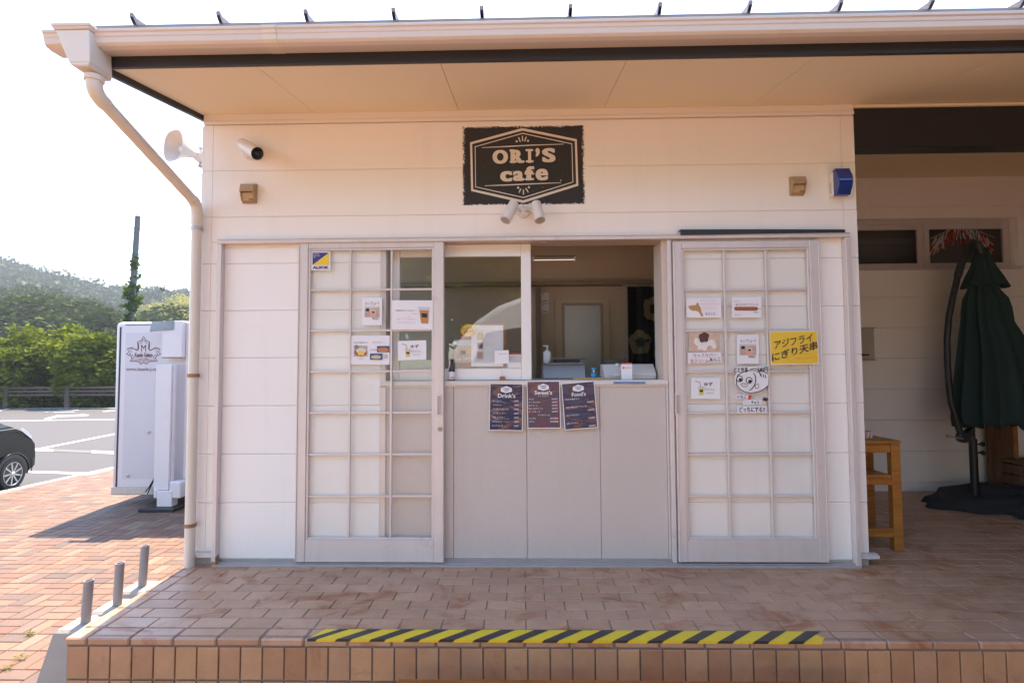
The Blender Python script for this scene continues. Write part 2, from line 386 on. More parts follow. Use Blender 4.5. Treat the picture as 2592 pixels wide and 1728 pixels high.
# kerb line of the pavement, runs away from the camera
KA, KB = Vector((-8.15, -3.0, 0)), Vector((-6.72, 9.0, 0))
def kerb_x(y): return KA.x+(KB.x-KA.x)*(y-KA.y)/(KB.y-KA.y)
pk = G(); pk.quad((-60,-30,PZ),(kerb_x(-30)+.02,-30,PZ),(kerb_x(19.6)+.02,19.6,PZ),(-60,19.6,PZ))
pk.quad((kerb_x(9)+.02,9,PZ),(20,9,PZ),(20,19.6,PZ),(kerb_x(19.6)+.02,19.6,PZ))
parking = structure(ob('parking_lot', pk, m_asph))
def stripe(pts, wd, z=PZ+.004):           # painted line through photograph pixels on the asphalt
    P = [at(u, v, 2, z) for u, v in pts]; g = G()
    for a, b in zip(P, P[1:]):
        d = (b-a).normalized(); n = Vector((-d.y, d.x, 0))*wd/2; g.quad(a+n, b+n, b-n, a-n)
    return ob('painted_line', g, m_paint, parking)
stripe([(-40,1065.4),(330,1060.4)], .14); stripe([(24,1033.8),(330,1032.2)], .16); stripe([(-40,1047),(26,1033.5)], .16)
stripe([(88,1137.5),(300,1096)], .14); stripe([(60,1192.5),(222,1197.8)], .13)
for pts, wd in (([(120,1059.5),(153,1050.5)],.22),([(153,1051),(205,1048.9)],.10),([(150,1054.3),(205,1052.6)],.10),([(205,1048.9),(221,1050.3),(205,1052.6)],.14),
                ([(116,1042.6),(187,1041.9)],.16),([(148,1038),(199,1037.3)],.14),([(268,1041),(290,1037.5)],.3)): stripe(pts, wd, PZ+.008)
# drain channel with concrete lids and iron grates
dr = [at(88,1141,2,PZ), at(330,1151,2,PZ), at(330,1143.5,2,PZ), at(88,1135,2,PZ)]
def band(a, b, name, mat, z):
    g = G(); p = [dr[0].lerp(dr[1], a), dr[0].lerp(dr[1], b), dr[3].lerp(dr[2], b), dr[3].lerp(dr[2], a)]
    g.quad(*[(q.x, q.y, z) for q in p]); return ob(name, g, mat, parking)
band(-.6,.2,'drain_grate', m_alud, PZ+.006); band(.205,.60,'drain_lid', M('drain lid', (.115,.105,.098), .9, var=.1, vs=9), PZ+.006); band(.605,1.2,'drain_grate', m_alud, PZ+.006)
# kerb stones
kerb = G(); kd = (KB-KA).normalized(); kn = Vector((kd.y, -kd.x, 0))
kr = structure(ob('kerb', G().bar(KA+Vector((-.06,0,PZ+.03)), KB+Vector((-.06,0,PZ+.03)), .10, .08), m_conc))
ln = (KB-KA).length; n = int(ln/.6)
gk = G().cbox(-.297,.297,-.06,.06,-.06,.06,.008); mk = mesh('kerb_stone', gk); mk.materials.append(m_concl)
for i in range(n):
    p = KA+kd*(.6*i+.3)-kn*.06; inst('kerb_stone', mk, kr, (p.x, p.y, GZ-.062), (0,0,math.atan2(kd.y,kd.x)))
# brick pavement, basket weave of 200 x 100 bricks
pv = G(); zz = GZ-.006
pv.v = [(KA.x,-3,zz),(-1.9,-3,zz),(-1.9,9,zz),(KB.x,9,zz)]; pv.f = [(0,1,2,3)]
pave = structure(ob('pavement', pv, m_mortar))
bh = G().cbox(-.0975,.0975,-.0475,.0475,-.03,.0,.004); mbh = mesh('paving_brick', bh); mbh.materials.append(m_brick)
cells = []
oy, ox = at(80,1474.8,2,GZ).y, at(120/7.84,1474.8,2,GZ).x
def inview(p):
    d = Vector(p)-CAM; z = d.dot(_f)
    if z < .2: return None
    return IW/2+FPX*d.dot(_r)/z, IH/2-FPX*d.dot(_u)/z, z
for j in range(-16, 38):
    for i in range(-26, 26):
        cx, cy = ox+.2*i+.1, oy+.2*j+.1
        if cx > -2.06 or cx < kerb_x(cy)+.10 or cy < -2.95 or cy > 8.9: continue
        if cy > -.0 and cx > -2.12: continue
        for k in (-1, 1):
            vert = (i+j) % 2 == 0
            b = (cx+(.05*k if vert else 0), cy+(0 if vert else .05*k), vert); q = inview((b[0], b[1], GZ))
            vis = q is not None and -20 < q[0] < IW and q[1] < IH+60
            hid = (-5.1 < b[0] and b[1] > 3.4)
            cells.append((0 if (vis and not hid) else 1, q[2] if q else 99, b))
cells.sort()
rest = G(); tones = []
for idx, (h, d, (x, y, vert)) in enumerate(cells):
    dz = random.uniform(-.0012, .0012); rz = (math.pi/2 if vert else 0)+random.uniform(-.006, .006)
    if idx < 300: inst('brick', mbh, pave, (x, y, GZ+dz), (random.uniform(-.004,.004), random.uniform(-.004,.004), rz))
    else:
        hx, hy = (.0475,.0975) if vert else (.0975,.0475); n0 = len(rest.f)
        n = len(rest.v); c = .004; z1, z0 = GZ+dz, GZ-.012
        rest.v += [(x-hx,y-hy,z0),(x+hx,y-hy,z0),(x+hx,y+hy,z0),(x-hx,y+hy,z0),(x-hx,y-hy,z1-c),(x+hx,y-hy,z1-c),(x+hx,y+hy,z1-c),(x-hx,y+hy,z1-c),
                   (x-hx+c,y-hy+c,z1),(x+hx-c,y-hy+c,z1),(x+hx-c,y+hy-c,z1),(x-hx+c,y+hy-c,z1)]
        for a in ((0,1,5,4),(1,2,6,5),(2,3,7,6),(3,0,4,7),(4,5,9,8),(5,6,10,9),(6,7,11,10),(7,4,8,11),(8,9,10,11)): rest.f.append(tuple(n+q for q in a))
        tones += [random.random()]*(len(rest.f)-n0)
def toned(name, g, tones, mat, parent):
    me = bpy.data.meshes.new(name); me.from_pydata(g.v, [], g.f); me.materials.append(mat)
    a = me.attributes.new('tone', 'FLOAT', 'FACE'); a.data.foreach_set('value', tones); me.update()
    return stuff(put(bpy.data.objects.new(name, me), parent))
toned('far_bricks', rest, tones, m_brickj, pave)
# the plaza in front of the deck and behind the camera: brick tinted brighter to bounce warm light, seen only in reflections
ma, nt, b = newmat('bounce brick'); b.inputs['Roughness'].default_value = .75
bt = N(nt, 'TexBrick', Scale=1.0); bt.inputs['Brick Width'].default_value = .2; bt.inputs['Row Height'].default_value = .1; bt.inputs['Mortar Size'].default_value = .004
bt.inputs['Color1'].default_value = (.38,.205,.095,1); bt.inputs['Color2'].default_value = (.31,.16,.075,1); bt.inputs['Mortar'].default_value = (.17,.14,.125,1)
tg = N(nt, 'NewGeometry'); nt.links.new(tg.outputs['Position'], bt.inputs[0]); nt.links.new(bt.outputs[0], b.inputs['Base Color'])
pl = G(); pl.quad((KA.x,-30,GZ-.008),(30,-30,GZ-.008),(30,-3,GZ-.008),(KA.x,-3,GZ-.008)); pl.quad((-1.9,-3,GZ-.008),(30,-3,GZ-.008),(30,-.5,GZ-.008),(-1.9,-.5,GZ-.008))
structure(ob('plaza', pl, ma))

# ================================================================== TILED DECK
DX0, DX1, DY0, DY1 = -2.10, 6.0, -0.90, 1.90
dk = G().box(DX0+.006,DX1,DY0+.008,0.0,GZ-.02,-.005); dk.box(2.0,DX1,0.0,DY1,GZ-.02,-.005)
deck = structure(ob('deck', dk, m_mortard))
mt = mesh('deck_tile', G().cbox(-.0975,.0975,-.0472,.0472,-.012,0,.0025)); mt.materials.append(m_tile)
mc = mesh('coping_tile', G().cbox(-.0968,.0968,-.049,.049,-.033,0,.006)); mc.materials.append(m_tile)
mrs = mesh('riser_tile', G().cbox(-.0468,.0468,-.006,.006,-.0705,.0705,.002)); mrs.materials.append(m_riser)
spots = []
for r in range(1, 28):
    y = DY0+.05+.1*r
    if y > DY1: break
    ph = .105 if r % 2 == 0 else .005
    fx_ = min(ph+.2*i for i in range(-20, 20) if ph+.2*i >= DX0+.0995)
    if y < -.03 and fx_-(DX0+.10) > .012:           # cut tile that fills the row at the left edge
        wv = fx_-(DX0+.10); inst('cut_tile', mt, deck, (DX0+.10+wv/2, y, 0), (0,0,0), ((wv-.005)/.195,1,1))
    for i in range(-12, 32):
        x = ph+.2*i+.1
        if x-.1 < DX0+.10 or x > DX1: continue
        if y > -.03 and x < 2.08: continue
        if -.1 < y and x < 2.0: y2 = y
        q = inview((x, y, 0)); vis = q and -60 < q[0] < IW+60 and q[1] < IH+40
        spots.append((0 if vis else 1, q[2] if q else 99, x, y))
spots.sort(); rest = G(); tones = []
for idx, (h, d, x, y) in enumerate(spots):
    dz = random.uniform(-.0006,.0006)
    if idx < 300: inst('tile', mt, deck, (x, y, dz), (random.uniform(-.003,.003), random.uniform(-.003,.003), random.uniform(-.003,.003)))
    else:
        k = len(rest.f); rest.cbox(x-.0975,x+.0975,y-.0472,y+.0472,-.012,dz,.0025); tones += [random.random()]*(len(rest.f)-k)
toned('far_tiles', rest, tones, m_tilej, deck)
x = DX0+.10
while x < DX1:                                        # nosing along the front edge
    inst('coping_tile', mc, deck, (x+.1, DY0+.047, random.uniform(-.0008,.0008))); x += .2
mcl = mesh('edge_tile', G().cbox(-.049,.049,-.0968,.0968,-.033,0,.006)); mcl.materials.append(m_tile)
for k in range(5): inst('edge_tile', mcl, deck, (DX0+.049, DY0+.2+.2*k-(.0 if k else .0), random.uniform(-.0008,.0008)))
gm = G(); gm.cbox(DX0,DX0+.098,DY0-.002,DY0+.096,-.033,0,.006); ob('corner_tile', gm, m_tile, deck)
for r in range(3):
    z = -.037-.0725-.15*r; x = DX0+.012+.05
    while x < DX1: inst('riser_tile', mrs, deck, (x, DY0+.004+random.uniform(-.0008,.0008), z)); x += .1
# grooves in the nosing
gg = G()
for dy in (.016, .026): gg.box(DX0+.1,DX1,DY0+dy,DY0+dy+.0022,-.001,.0009)
for dx in (.016, .026): gg.box(DX0+dx,DX0+dx+.0022,DY0+.09,.06,-.001,.0009)
ob('nosing_groove', gg, m_mortar, deck)

# hazard tape along the step edge
ta, tb = at(706*K,1467*K,2,0).x, at(1906*K,1475*K,2,0).x
tape = thing('hazard_tape', 'yellow and black striped safety tape stuck along the deck edge', 'tape', ((ta+tb)/2, DY0, 0.0))
m_yel = M('yellow tape', (.72,.50,.02), .4, var=.08, vs=9); m_blk = M('black tape', (.03,.027,.03), .4, var=.2, vs=12)
y0, y1, zt = DY0-.003, DY0+.088, .0022
g = G(); g.v = [(ta,y0,zt),(tb-.03,y0,zt),(tb,y0+.035,zt),(tb-.05,y1,zt),(ta+.05,y1,zt),(ta,y0,zt-.012),(tb-.03,y0,zt-.012)]; g.f = [(0,1,2,3,4),(0,5,6,1)]
ob('yellow_strip', g, m_yel, tape)
x = ta-.02
while x < tb-.16:
    a, b_ = max(x, ta), x+.068; g = G(); s = .115
    g.quad((a,y0-.0004,zt+.0008),(b_,y0-.0004,zt+.0008),(b_+s,y1,zt+.0008),(max(a, ta)+s,y1,zt+.0008))
    g.quad((a,y0-.0006,zt+.0007),(b_,y0-.0006,zt+.0007),(b_-.012,y0-.0006,zt-.011),(max(a-.012,ta),y0-.0006,zt-.011)); ob('black_stripe', g, m_blk, tape); x += .1555

# concrete anchor blocks with pipe stubs, left of the deck
m_pipe2 = M('weathered grey pipe', (.27,.255,.26), .55, var=.15, vs=12)
for i, ((pu, pv_), lab) in enumerate(zip(((216.7,1574),(297,1530),(360,1482)), ('front','middle','rear'))):
    b0 = at(pu, pv_, 2, -.025)
    lb = {'front':'battered concrete footing at the deck corner, nearest the step edge','middle':'concrete footing beside the deck, the middle one of three','rear':'concrete footing beside the deck, nearest the downpipe'}[lab]
    t = thing('concrete_footing', lb, 'footing', (b0.x, b0.y, GZ), 'concrete footings beside the deck')
    x0, x1, yy0, yy1 = b0.x-.085, DX0-.004, b0.y-.085, b0.y+.085; g = G()
    g.v = [(x0-.10,yy0-.07,GZ),(x1,yy0-.07,GZ),(x1,yy1+.02,GZ),(x0-.10,yy1+.02,GZ),(x0,yy0,-.037),(x1,yy0,-.037),(x1,yy1,-.037),(x0,yy1,-.037),
           (x0+.012,yy0+.012,-.025),(x1,yy0+.012,-.025),(x1,yy1-.012,-.025),(x0+.012,yy1-.012,-.025)]
    g.f = [(0,1,5,4),(1,2,6,5),(2,3,7,6),(3,0,4,7),(4,5,9,8),(5,6,10,9),(6,7,11,10),(7,4,8,11),(8,9,10,11),(3,2,1,0)]
    ob('block', g, m_concl, t)
    lean = (.004,.002,.006)[i]; h = (.20,.215,.225)[i]
    l2 = {'front':'grey pipe stub on the concrete footing nearest the step edge','middle':'grey pipe stub on the middle concrete footing','rear':'grey pipe stub nearest the downpipe, on the rear footing'}[lab]
    g = G(); R, r_ = .0215, .017; seg = 20; A = Vector((b0.x, b0.y, -.024)); B = Vector((b0.x+lean, b0.y+.008, -.024+h)); n = 0
    for P, rr in ((A,R),(B,R),(B,r_),(A,r_)):
        for j in range(seg): q = 2*math.pi*j/seg; g.v.append((P.x+math.cos(q)*rr, P.y+math.sin(q)*rr, P.z+(.002*math.cos(q) if P is B else 0)))
    for k in range(3):
        for j in range(seg): j2 = (j+1) % seg; g.f.append((k*seg+j,k*seg+j2,(k+1)*seg+j2,(k+1)*seg+j))
    tag(ob('pipe_stub', g, m_pipe2, None, True), l2, 'pipe', 'pipe stubs beside the deck')

# wooden bench at the foot of the deck
bl, br = at(1008,1712,2,-.1).x, at(2168,1716,2,-.1).x
m_bench = wood_mat('stained wood', '#7a3d14', '#a8642c', .45)
bench = thing('bench', 'reddish brown wooden bench standing at the foot of the deck', 'bench', ((bl+br)/2, -1.2, GZ))
for k in range(3): ob('seat_plank', G().cbox(bl+(.0,.004,.001)[k],br-(.002,0,.004)[k],-1.125-.115*k,-1.018-.115*k,-.135,-.10,.008), m_bench, bench)
for x in (bl+.18, br-.18):
    for y in (-1.06, -1.33): ob('leg', G().cbox(x-.03,x+.03,y-.03,y+.03,GZ,-.17,.004), m_bench, bench)
    ob('crosspiece', G().cbox(x-.025,x+.025,-1.36,-1.03,-.17,-.135,.004), m_bench, bench)
ob('stretcher', G().cbox(bl+.19,br-.19,-1.215,-1.175,-.38,-.32,.004), m_bench, bench)
# ================================================================== THE CAFE BUILDING
WX0, WX1 = -2.067, 2.103
m_pane = glass_mat('figured glass', milk=.04, milkcol=(.93,.93,.90), tint=(.998,1.0,.996), rough=.18, refl=.6)
m_clear = glass_mat('window glass', tint=(.97,.98,.975), refl=1.3)
cafe = thing('cafe_building', 'low white sided cafe with wide eaves and grid sliding doors', 'building', (0, 1.0, GZ))
OX0, OX1 = dt(872,1000,1,0).x, dt(1538,1000,1,0).x           # opening behind the doors
OZ1 = dt(1300,546,1,0).z
wall = ob('front_wall', G().box(WX0+.01,OX0,.018,.13,0,2.86).box(OX1,WX1-.01,.018,.13,0,2.86).box(OX0,OX1,.018,.13,OZ1,2.86), m_siding, cafe)
# siding boards with bevelled joints; the framed part under the rail reaches lower than the flanks
FX0, FX1 = dt(509,1000,1,0).x, dt(1948,1000,1,0).x
zs = [.073+.303*i for i in range(10)]
def board(x0, x1, z0, z1, y0=0.0):
    c = .006; z0 += .0008; z1 -= .0008
    pts = [(y0+.016,z0),(y0+.0032,z0),(y0,z0+c),(y0,z1-c),(y0+.0032,z1),(y0+.016,z1)]
    return ob('siding_board', G().extrude_x(pts, x0, x1), m_siding, wall)
CW = .062; HB = dt(1100,549,1,0).z
for i in range(9):
    z0, z1 = zs[i], zs[i+1]
    for a, b_ in ((WX0, WX0+CW), (WX1-CW-.02, WX1)): board(a, b_, z0, z1)
    if z1 > 2.25:
        board(WX0+CW+.002, WX1-CW-.022, z0, z1)
    else:
        if FX0-.03 > WX0+CW+.01: board(WX0+CW+.002, FX0-.03, z0, min(z1, HB))
        zz0 = .03 if i == 0 else z0; z2 = min(z1, HB)
        board(FX0, OX0, zz0, z2); board(OX1, FX1, zz0, z2)
        if z0 < HB < z1: board(WX0+CW+.002, WX1-CW-.022, HB, z1)
        if FX1+.03 < WX1-CW-.03: board(FX1+.03, WX1-CW-.022, z0, z2)
board(WX0+CW+.002, WX1-CW-.022, zs[7]+.06, zs[8]) if False else None
# frieze trim under the soffit
ob('frieze', G().extrude_x([(-.004,2.803),(-.010,2.808),(-.010,2.822),(-.004,2.828),(-.004,2.88),(.02,2.88),(.02,2.803)], WX0, WX1), m_trim, cafe)
# plinth and drip flashing at the foot of the flanks
for a in ((WX0+.004,FX0-.0005,.0,.052),(FX1+.0005,WX1-.004,.0,.052),(FX0,OX0,.004,.03),(OX1,FX1,.004,.03)): ob('plinth', G().box(a[0],a[1],a[2],.12,-.1,a[3]), m_conc, cafe)
for a, b_ in ((WX0-.035, FX0-.03), (FX1+.03, WX1+.045)):
    ob('drip_flashing', G().extrude_x([(-.03,.048),(-.03,.066),(-.008,.0725),(.02,.0725),(.02,.052),(-.02,.048)], a, b_), m_alu, cafe)
# side and rear walls of the left room
SY0, SY1, SZ0, SZ1 = .45, 1.65, 1.285, 2.497          # unseen window added to let fill daylight into the room
side = ob('side_wall', G().box(WX0,WX0+.02,.131,SY0,-.5,3.2).box(WX0,WX0+.02,SY1,5.5,-.5,3.2).box(WX0,WX0+.02,SY0,SY1,-.5,SZ0).box(WX0,WX0+.02,SY0,SY1,SZ1,3.2), m_siding, cafe)
for i in range(10):
    z0, z1 = zs[i]-.303, zs[i]
    for ya, yb in (((.002,5.5),) if (z1 <= SZ0+.01 or z0 >= SZ1-.01) else ((.002,SY0),(SY1,5.5))):
        ob('siding_board', G().cbox(WX0-.012,WX0-.0002,ya,yb,z0+.0012,z1-.0012,.005), m_siding, side)
gw = node('added_window', cafe)  # added opening, brightens the interior from the side
for a in ((SY0,SY0+.05,SZ0,SZ1),(SY1-.05,SY1,SZ0,SZ1),(SY0+.0505,SY1-.0505,SZ0,SZ0+.05),(SY0+.0505,SY1-.0505,SZ1-.05,SZ1)): ob('window_frame', G().box(WX0-.006,WX0+.051,*a), m_alu, gw)
ob('glass_pane', G().box(WX0+.006,WX0+.010,SY0+.05,SY1-.05,SZ0+.05,SZ1-.05), m_clear, gw)
ob('recess_side_wall', G().box(WX1-.02,WX1,.131,1.9,0,3.2), m_siding, cafe)
# aluminium frame around the doors
YF = -.045
def abox(name, x0, x1, y0, y1, z0, z1, parent, mat=m_alu, c=.002): return ob(name, G().cbox(x0,x1,y0,y1,z0,z1,c), mat, parent)
RT, RB = dt(1100,543,1,YF).z, dt(1100,553,1,YF).z
frame = node('door_frame', cafe)
abox('head_rail', FX0-.028, FX1+.03, YF, .0, RB, RT, frame)
abox('head_rail_lip', FX0-.026, FX1+.028, YF-.006, YF-.0005, RT-.006, RT-.001, frame)
abox('jamb', FX0-.028, FX0, YF+.002, .0, .0, RB-.001, frame)
abox('jamb', FX1, FX1+.03, YF+.002, .0, .0, RB-.001, frame)
for x in (dt(1547,1000,1,YF).x,): abox('meeting_post', x-.012, x+.012, -.028, .03, .02, RB-.001, frame)
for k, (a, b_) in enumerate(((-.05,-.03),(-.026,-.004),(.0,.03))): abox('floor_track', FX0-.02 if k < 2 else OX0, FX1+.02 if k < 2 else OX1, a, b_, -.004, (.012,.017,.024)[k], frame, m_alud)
# black tape over the right end of the head rail
xa, xb = dt(1562,536,1,YF).x, dt(1939,528,1,YF).x; za, zb = dt(1562,533,1,YF).z, dt(1939,530,1,YF).z
tp = G(); tp.v = [(xa,YF-.009,za-.022),(xb,YF-.009,zb-.013),(xb,YF-.009,zb+.006),((xa+xb)/2-.05,YF-.009,(za+zb)/2+.012),(xa,YF-.009,za+.014),
                  (xa,.0,za+.016),((xa+xb)/2-.05,.0,(za+zb)/2+.013),(xb,.0,zb+.008)]; tp.f = [(0,1,2,3,4),(4,3,6,5),(3,2,7,6)]
tag(ob('black_tape', tp, m_black), 'strip of black tape over the rail above the right door', 'tape')
# rusty foot of the left jamb
ob('rust_patch', G().cbox(FX0-.031,FX0+.010,YF-.004,-.006,-.001,.028,.004).cbox(FX0-.001,FX0+.004,YF+.0,-.008,.02,.06,.002), m_rust, frame)

def sliding_door(u0, u1, ul, ur, cols, lock):
    d = node('sliding_door', cafe)
    yF, yB = -.034, -.008
    x0, x1 = dt(u0,900,1,yF).x, dt(u1,900,1,yF).x; xl, xr = dt(ul,900,1,yF).x, dt(ur,900,1,yF).x
    zt_, zb_ = dt((u0+u1)/2,553,1,yF).z, dt((u0+u1)/2,1291,1,yF).z
    zgt, zgb = dt((u0+u1)/2,569,1,yF).z, dt((u0+u1)/2,1240,1,yF).z
    abox('stile', x0, xl, yF, yB, zb_, zt_, d); abox('stile', xr, x1, yF, yB, zb_, zt_, d)
    abox('stile_bead', x0+.004, x0+.010, yF-.005, yF-.0004, zb_, zt_, d); abox('stile_bead', x1-.010, x1-.004, yF-.005, yF-.0004, zb_, zt_, d)
    abox('top_rail', xl+.0005, xr-.0005, yF+.002, yB, zgt, zt_, d); abox('bottom_rail', xl+.0005, xr-.0005, yF+.002, yB, zb_, zgb, d)
    bx = .0068
    for a, b_ in ((xl, xl+.014), (xr-.014, xr)): abox('glazing_bead', a, b_, yF+.006, yB-.003, zgb+.0005, zgt-.0005, d)
    for a, b_ in ((zgb+.0006, zgb+.014), (zgt-.014, zgt-.0006)): abox('glazing_bead', xl+.0145, xr-.0145, yF+.006, yB-.003, a, b_, d)
    xs = [xl+.007+(xr-xl-.014)*i/3 for i in range(4)]; zs_ = [zgb+.007+(zgt-zgb-.014)*i/7 for i in range(8)]
    for x in xs[1:3]: abox('glazing_bar', x-bx, x+bx, yF+.007, yB-.004, zgb+.0145, zgt-.0145, d)
    for z in zs_[1:7]:
        for i in range(3): abox('glazing_bar', xs[i]+(bx if i else .0075)+.0004, xs[i+1]-(bx if i < 2 else .0075)-.0004, yF+.009, yB-.004, z-bx, z+bx, d)
    for i in range(3):
        for j in range(7): ob('glass_pane', G().box(xs[i]+.004, xs[i+1]-.004, -.0195, -.0165, zs_[j]+.004, zs_[j+1]-.004), m_pane, d)
    return d, x0, x1, xl, xr
dl, lx0, lx1, lxl, lxr = sliding_door(681, 1020, 704, 996, 3, True)
dr_, rx0, rx1, rxl, rxr = sliding_door(1552, 1893, 1572, 1870, 3, False)
# pulls and the lock
def pull(xc, d):
    zc = dt(1009,930,1,-.03).z
    abox('pull_plate', xc-.017, xc+.017, -.0375, -.0335, zc-.068, zc+.068, d); abox('pull_recess', xc-.009, xc+.009, -.0395, -.0376, zc-.056, zc+.056, d, m_alud)
    abox('pull_lip', xc+.004, xc+.007, -.043, -.0396, zc-.05, zc+.05, d)
pull(dt(1008.5,930,1,-.034).x, dl); pull(dt(1557,930,1,-.034).x, dr_)
lk = dt(1010.5,985,1,-.034); ob('lock', G().lathe([(.013,0),(.013,-.004),(.010,-.008),(.0085,-.008),(.007,-.006)], (lk.x,-.034,lk.z), 20, 'y'), M('brass lock', (.34,.29,.22), .35, metal=.8), dl, True)
# counter front between the doors
CZ = dt(1290,873,1,.0).z
cx0, cx1 = OX0+.002, OX1-.002
counter = node('counter', cafe)
js = [dt(1042,1050,1,.012).x, dt(1210,1050,1,.012).x, dt(1379,1050,1,.012).x]
zb_ = dt(1290,1282,1,.012).z; zt_ = dt(1290,885,1,.012).z
edges = [cx0]+js+[cx1-.012]
for a, b_ in zip(edges, edges[1:]): ob('counter_panel', G().cbox(a+.0012,b_-.0012,.012,.03,zb_,zt_,.0015), m_panel, counter)
ob('counter_backing', G().box(cx0,cx1,.031,.05,.0,zt_), m_panel, counter)
ob('counter_trim', G().cbox(cx1-.011,cx1,.006,.03,zb_,zt_,.002), m_alu, counter)
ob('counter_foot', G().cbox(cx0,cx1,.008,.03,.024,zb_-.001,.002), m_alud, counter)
ob('counter_edge', G().cbox(cx0,cx1,-.006,.03,zt_+.0015,CZ,.004), m_sill, counter, bevel=0)
ob('counter_bead', G().cbox(cx0,cx1,.002,.011,zt_-.006,zt_+.001,.0015), m_white, counter)
ob('counter_top', G().cbox(cx0,cx1,.031,.62,CZ-.03,CZ-.001,.003), m_sill, counter)
# opening lining
lin_ = M('lining board', (.58,.44,.33), .5, var=.05)
ob('head_lining', G().box(OX0,OX1,.004,.135,OZ1-.022,OZ1-.001), lin_, cafe)
ob('jamb_lining', G().box(OX1-.03,OX1-.0005,.004,.20,CZ,OZ1-.023), M('pale lining', (.60,.49,.42), .5, var=.05), cafe)
ob('jamb_lining', G().box(OX0+.0005,OX0+.035,.002,.20,.03,OZ1-.023), m_alu, cafe)
for u in (1171, 1250): p = dt(u,553,1,-.004); ob('catch', G().cbox(p.x-.012,p.x+.012,-.002,.02,p.z-.006,p.z+.004,.002), m_white, cafe)
# inner sash window
YS = .055
sash = node('sash_window', cafe)
sx0, sx1 = OX0+.05, dt(1220,700,1,YS).x; gx1 = dt(1197,700,1,YS).x
sz1, sz0 = dt(1110,561,1,YS).z, CZ+.002; gz1, gz0 = dt(1110,589,1,YS).z, dt(1110,846,1,YS).z
ob('sash_stile', G().cbox(gx1,sx1,YS,YS+.032,sz0,sz1,.003), m_white, sash); ob('sash_stile', G().cbox(sx0,sx0+.06,YS,YS+.032,sz0,sz1,.003), m_white, sash)
ob('sash_rail', G().cbox(sx0+.0605,gx1-.0005,YS+.001,YS+.032,gz1,sz1,.003), m_white, sash); ob('sash_rail', G().cbox(sx0+.0605,gx1-.0005,YS+.001,YS+.032,sz0,gz0,.003), m_white, sash)
ob('glass_pane', G().box(sx0+.061,gx1-.001,YS+.012,YS+.016,gz0+.001,gz1-.001), m_clear, sash)

# ---- interior room seen through the hatch
m_iw = M('interior wall', (.60,.485,.365), .8, var=.04); m_if = M('interior floor', (.42,.35,.28), .7)
YI = 1.75
inn = node('interior', cafe)
ob('rear_wall', G().box(WX0+.02,WX1-.02,YI,YI+.06,0,2.7), m_iw, inn); [ob('left_wall', G().box(WX0+.021,WX0+.05,*a), m_iw, inn) for a in ((.135,SY0,0,2.7),(SY1,YI,0,2.7),(SY0,SY1,0,SZ0),(SY0,SY1,SZ1,2.7))]
ob('right_wall', G().box(WX1-.05,WX1-.021,.135,YI,0,2.7), m_iw, inn); ob('room_floor', G().box(WX0+.05,WX1-.05,.135,YI,-.05,-.01), m_if, inn)
ob('room_ceiling', G().box(WX0+.021,WX1-.021,.135,YI,2.66,2.72), m_iw, inn)
zL = dt(1370,655,1,1.9).z; xL0 = dt(1232,655,1,1.9).x
ob('lintel', G().cbox(WX0+.05,WX1-.05,YI-.12,YI-.002,zL-.035,zL,.003), M('lintel', (.30,.22,.16), .6), inn)
ob('post', G().cbox(dt(1230,760,1,1.9).x,dt(1241,760,1,1.9).x,YI-.10,YI-.002,0,zL-.036,.003), M('post', (.20,.14,.11), .6), inn)
a = rect(1297,707,1379,1000,YI-.01); dz0 = a[2]
idr = node('inner_door', cafe)
mfr = M('inner door frame', (.34,.26,.19), .5)
ob('door_leaf', G().cbox(a[0]-.09,a[1]+.09,YI-.03,YI-.003,.0,a[3]+.09,.003), m_iw, idr)
for x in (a[0]-.012, a[1]+.012): ob('frame_bar', G().cbox(x-.012,x+.012,YI-.045,YI-.031,a[2],a[3]+.02,.002), mfr, idr)
ob('frame_bar', G().cbox(a[0]-.024,a[1]+.024,YI-.045,YI-.031,a[3]+.0205,a[3]+.044,.002), mfr, idr)
ob('frosted_pane', G().box(a[0],a[1],YI-.038,YI-.032,a[2],a[3]+.02), M('frosted pane', (.50,.49,.47), .22, bump=.5, bs=40, var=.1), idr)

# ---- soffit, fascia, gutter, roof
EY, EZ, WZ = -.775, 2.737, 2.868
RX0, RX1 = WX0-.035, 7.0
sl_ = (WZ-EZ)/(-EY)
sof = ob('soffit', G().extrude_x([(EY,EZ+.012),(0.1,WZ+.1*sl_+.012),(0.1,WZ+.1*sl_+.03),(EY,EZ+.03)], RX0+.025, RX1), m_soffit, cafe)
jx = [RX0+.026, -1.335, -.405, .525, 1.455, 2.385, 3.315, 4.245, 5.175, 6.1, RX1]
for a_, b_ in zip(jx, jx[1:]):
    ob('soffit_panel', G().extrude_x([(EY,EZ),(-.002,WZ),(-.002,WZ+.009),(EY,EZ+.009)], a_+.0016, b_-.0016), m_soffit, sof)
ob('fascia', G().cbox(RX0,RX1,EY-.022,EY-.001,EZ-.012,EZ+.15,.003), m_brown, cafe)
ob('barge_board', G().prism([(0,0)]*0 or [(RX0,0),(RX0+.024,0),(RX0+.024,.14),(RX0,.14)], 0, 1) if False else
   G().extrude_x([(EY-.0,EZ-.032),(5.5,EZ-.032+6.275*sl_),(5.5,EZ+.14+6.275*sl_),(EY-.0,EZ+.14)], RX0, RX0+.024), m_brown, cafe)
RF, RFZ = -.872, 2.868                                  # front edge of the roof sheet
def rz(y): return RFZ+.022+(y-RF)*sl_
roof = ob('roof', G().extrude_x([(RF,RFZ),(5.6,RFZ+(5.6-RF)*sl_),(5.6,rz(5.6)),(RF,rz(RF))], RX0-.02, RX1), m_roof, cafe)
